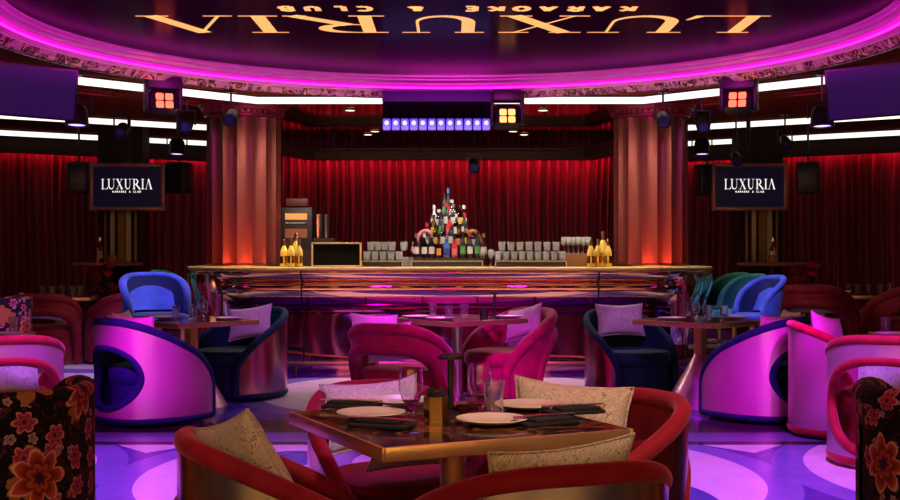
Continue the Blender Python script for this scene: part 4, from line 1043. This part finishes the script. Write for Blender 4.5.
# ------------------------------------------------------------------ lights
def lamp(kind, loc, tgt, col, e, size=.1, spot=60, blend=.6, sy=None):
    l = bpy.data.lights.new('lamp_'+kind.lower(), kind); l.color = col; l.energy = e
    if kind == 'AREA':
        l.shape = 'RECTANGLE' if sy else 'SQUARE'; l.size = size
        if sy: l.size_y = sy
    else: l.shadow_soft_size = size
    if kind == 'SPOT': l.spot_size = R(spot); l.spot_blend = blend
    o = bpy.data.objects.new('lamp_'+kind.lower(), l); COL.objects.link(o); o.location = loc
    o.rotation_euler = (Vector(tgt)-Vector(loc)).to_track_quat('-Z','Y').to_euler(); return o
VI = (.22,.06,1); MG = (.85,.0,1); FL = (.55,.13,1)
for s in (-1,1):
    lamp('SPOT', (s*1.8,6.3,2.95), (s*1.7,6.85,0), FL, 620, .12, 60)
    lamp('SPOT', (s*2.6,5.6,2.9), (s*2.25,8.85,.42), MG, 2000, .1, 13, 1)         # pink backs of the side chairs
    lamp('SPOT', (s*2.9,4.6,2.9), (s*2.8,7.1,.55), MG, 420, .1, 22, .8)
    lamp('SPOT', (s*1.3,8.4,2.95), (s*1.3,10.0,0), (.5,.03,1), 50, .12, 60)
    lamp('SPOT', (s*1.2,8.0,2.9), (s*1.72,10.5,.65), (.6,.25,1), 110, .06, 16)
    lamp('SPOT', (s*2.6,10.6,2.9), (s*3.2,12.4,.9), (.55,.35,1), 420, .1, 30)       # stools
lamp('SPOT', (2.2,5.9,2.9), (2.62,8.5,.4), MG, 600, .1, 18, .8)
lamp('SPOT', (-3.4,8.0,2.9), (-4.15,10.9,.6), (.6,.2,1), 750, .1, 26)
lamp('SPOT', (0,6.8,2.95), (0,10.0,.45), (.85,.0,.85), 850, .12, 28, .7)            # centre chairs
lamp('SPOT', (.0,9.6,2.9), (.05,10.3,.72), (.6,.3,1), 130, .06, 26, .6)            # centre table
for s in (-1,1): lamp('SPOT', (s*.9,11.2,2.9), (s*.9,12.1,0), MG, 140, .1, 50, .7)  # floor before the bar
lamp('SPOT', (-.3,6.9,2.9), (-.3,5.1,.85), (.6,.15,1), 60, .12, 16); lamp('SPOT', (-.5,3.6,2.95), (-.25,4.95,.75), (.45,.2,1), 110, .06, 20)
# warm light on the front table
lamp('SPOT', (.6,3.0,3.0), (.2,4.05,.7), (1,.7,.45), 110, .08, 50, .7)
lamp('SPOT', (1.7,2.2,2.9), (.55,4.1,.7), (1,.55,.4), 130, .1, 30, .6)
lamp('SPOT', (-1.0,1.6,2.9), (-.5,3.7,.7), (1,.6,.45), 30, .1, 34, .6)
for s in (-1,1): lamp('SPOT', (s*.6,.6,2.8), (s*1.5,3.7,.6), (1,.62,.5), 50, .1, 34, .6)
# columns: warm glow from the counter
for s in (-1,1):
    lamp('AREA', (s*2.4,13.5,1.15), (s*2.46,14.0,1.7), (1,.13,.05), 6, .7, sy=.08)
    lamp('SPOT', (s*.4,11.6,2.9), (s*2.46,14.0,1.9), (1,.12,.12), 60, .05, 30)
    lamp('SPOT', (s*4.2,11.6,2.8), (s*2.46,14.0,2.0), (.5,.05,.7), 70, .05, 30)
# bar top light for bottles and glasses
lamp('AREA', (0,12.75,2.6), (0,13.1,1.1), (1,.82,.62), 110, 4.6, sy=.08)
lamp('SPOT', (0,12.55,2.9), (0,13.25,1.25), (1,.88,.8), 150, .06, 46)
for s in (-1,1): lamp('SPOT', (s*1.9,12.2,2.7), (s*1.93,12.9,1.2), (1,.7,.25), 150, .04, 22)
# red wash on the curtains, behind the pelmets
def down(x, y, z, yaw, ln, e):
    o = lamp('AREA', (x,y,z), (x,y,0), (1,.035,.1), e, ln, sy=.05); o.rotation_euler = (R(3),0,R(yaw)); return o
down(0,19.25,2.84,0,5.2,42)
down(-6.09,18.39,2.9,33.9,7.4,80); down(6.09,18.39,2.9,-33.9,7.4,80)
# unseen upward spot added to brighten the ceiling ring in magenta
lamp('SPOT', (0,6.5,2.5), (0,6.5,4), (1,.01,.8), 1300, .1, 176, .02)
# unseen warm area lights, added so the bar metal reflects an ochre wall
for s in (-1,1): lamp('AREA', (s*3.2,-2.9,2.9), (s*3.2,-3.55,1.4), (1,.72,.36), 320, 5, sy=.15)
W_ = bpy.data.worlds.new('world'); SC.world = W_; W_.use_nodes = True
W_.node_tree.nodes['Background'].inputs[0].default_value = (.25,.1,.3,1); W_.node_tree.nodes['Background'].inputs[1].default_value = .012

# ------------------------------------------------------------------ camera
cam = bpy.data.cameras.new('camera'); cam.lens = 48; cam.sensor_width = 36; cam.clip_end = 100
co = bpy.data.objects.new('camera', cam); COL.objects.link(co); co.location = (0,0,CH); co.rotation_euler = (R(90),0,0); SC.camera = co
vs = SC.view_settings; SC.display_settings.display_device = 'sRGB'; vs.view_transform = 'Standard'; vs.look = 'None'; vs.exposure = 0; vs.gamma = 1; vs.use_curve_mapping = False
SC.cycles.use_denoising = True; SC.cycles.max_bounces = 8; SC.cycles.caustics_reflective = False; SC.cycles.caustics_refractive = False; SC.cycles.sample_clamp_indirect = 4
